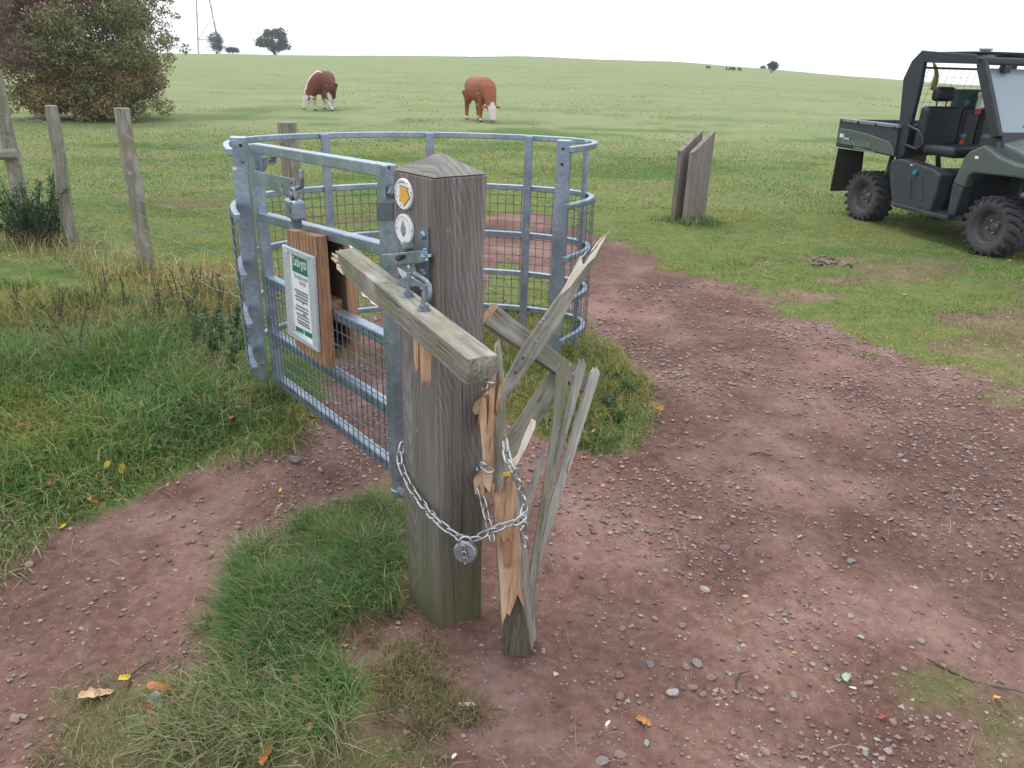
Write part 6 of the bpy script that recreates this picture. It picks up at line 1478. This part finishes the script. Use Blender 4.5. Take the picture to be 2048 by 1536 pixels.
lms = [[oak_leaf(300+i*10+j, LK[i][2]) for j in range(3)] for i in range(5)]
lf = [(1290, 815, 34, 0), (540, 1503, 44, 0), (585, 1378, 38, 0), (352, 1400, 44, 0), (392, 1395, 30, 0), (160, 1422, 48, 2), (352, 830, 30, 2), (475, 850, 26, 0), (500, 808, 24, 2), (278, 833, 22, 2), (237, 1363, 20, 1), (122, 1070, 18, 1), (247, 942, 20, 1), (213, 956, 16, 1), (321, 1435, 38, 3), (540, 1262, 36, 3), (555, 1027, 26, 3), (203, 1027, 18, 4), (98, 990, 18, 0), (60, 988, 14, 4), (320, 913, 16, 4), (40, 865, 18, 0), (240, 877, 20, 0), (8, 710, 16, 0), (640, 1195, 22, 2), (650, 1285, 34, 2), (410, 1325, 22, 4), (1270, 1440, 34, 0), (1690, 1350, 26, 3), (1985, 1400, 16, 1), (825, 1500, 14, 4), (450, 1320, 20, 2), (690, 1300, 26, 2), (470, 1400, 18, 2), (330, 1470, 34, 0), (300, 1450, 26, 4), (1060, 690, 16, 0), (1095, 660, 14, 0), (1080, 760, 16, 0), (1050, 740, 14, 0), (1010, 600, 12, 0), (620, 1490, 20, 2), (1280, 800, 18, 2), (930, 690, 14, 2)]
while len(lf) < 125:
    a, b = r5.uniform(0, 2048), r5.uniform(430, 1500)
    if soil_mask(*[np.array([q_]) for q_ in onground(a, b)[:2]])[0] > .4 and r5.random() < .92: continue
    lf.append((a, b, r5.uniform(7, 13)*(.5+.8*(b-300)/1200), r5.choice([0, 0, 1, 2, 2, 4])))
for (a, b, sz, k) in lf:
    p = onground(a, b); L_ = sz*np.linalg.norm(p-np.array([0, 0, CZ]))/1500*1.15; o = bpy.data.objects.new('fallen_leaf', lms[k][r5.integers(0, 3)]); COL.objects.link(o)
    gm = 1-soil_mask(np.array([p[0]]), np.array([p[1]]))[0]
    o.location = (p[0], p[1], float(ground_z(p[0], p[1]))+.006+.030*gm*(p[1] < 3.4)+.012*gm); o.scale = (L_, L_, L_); o.rotation_euler = (r5.normal(0, .3), r5.normal(0, .3), r5.uniform(0, 6.28)); og = gm > .5; tag(o, LK[k][0].replace('on the ground', 'into the grass' if og else 'on the bare soil'), 'leaf', LK[k][1]+(' in the grass' if og else ' on the soil'))
# dry dung heap by the track
dshapes = [q.copy() for q in base_shapes]
dp = onground(1648, 527); dung = thing('dung_heap', 'flat heap of dry pale brown dung on the turf by the track', 'dung', dp); M['dung'] = make_stone_mat('dry_dung', (.15, .105, .08), (.30, .235, .18))
for q in dshapes: q.materials.append(M['dung'])
for i in range(90):
    q = (r5.normal(0, .16), r5.normal(0, .10), r5.uniform(-.005, .03)); o = bpy.data.objects.new('dung_clod', base_shapes[i % 7]); 
    o.data = dshapes[i % 7]; COL.objects.link(o); o.parent = dung; s_ = r5.uniform(.010, .030); o.scale = (s_*1.5, s_, s_*.6); o.location = q; o.rotation_euler = (r5.normal(0, .4), r5.normal(0, .4), r5.uniform(0, 6.28))

# ------------------------------------------------------------------ damp air
hz_m = bpy.data.materials.new('damp_air'); hz_m.use_nodes = True; ht = hz_m.node_tree; ht.nodes.clear()
hv_ = ht.nodes.new('ShaderNodeVolumePrincipled'); hv_.inputs['Color'].default_value = (.88, .93, 1.0, 1); hv_.inputs['Density'].default_value = .0008; hv_.inputs['Anisotropy'].default_value = .2
ho = ht.nodes.new('ShaderNodeOutputMaterial'); ht.links.new(hv_.outputs[0], ho.inputs['Volume'])
hzmin = float(Zg.min())-1.0
ho_ = build(MB().box((0, 152.5, (hzmin+48)/2), (540, 376, 48-hzmin)), 'haze', hz_m, None); ho_['kind'] = 'stuff'
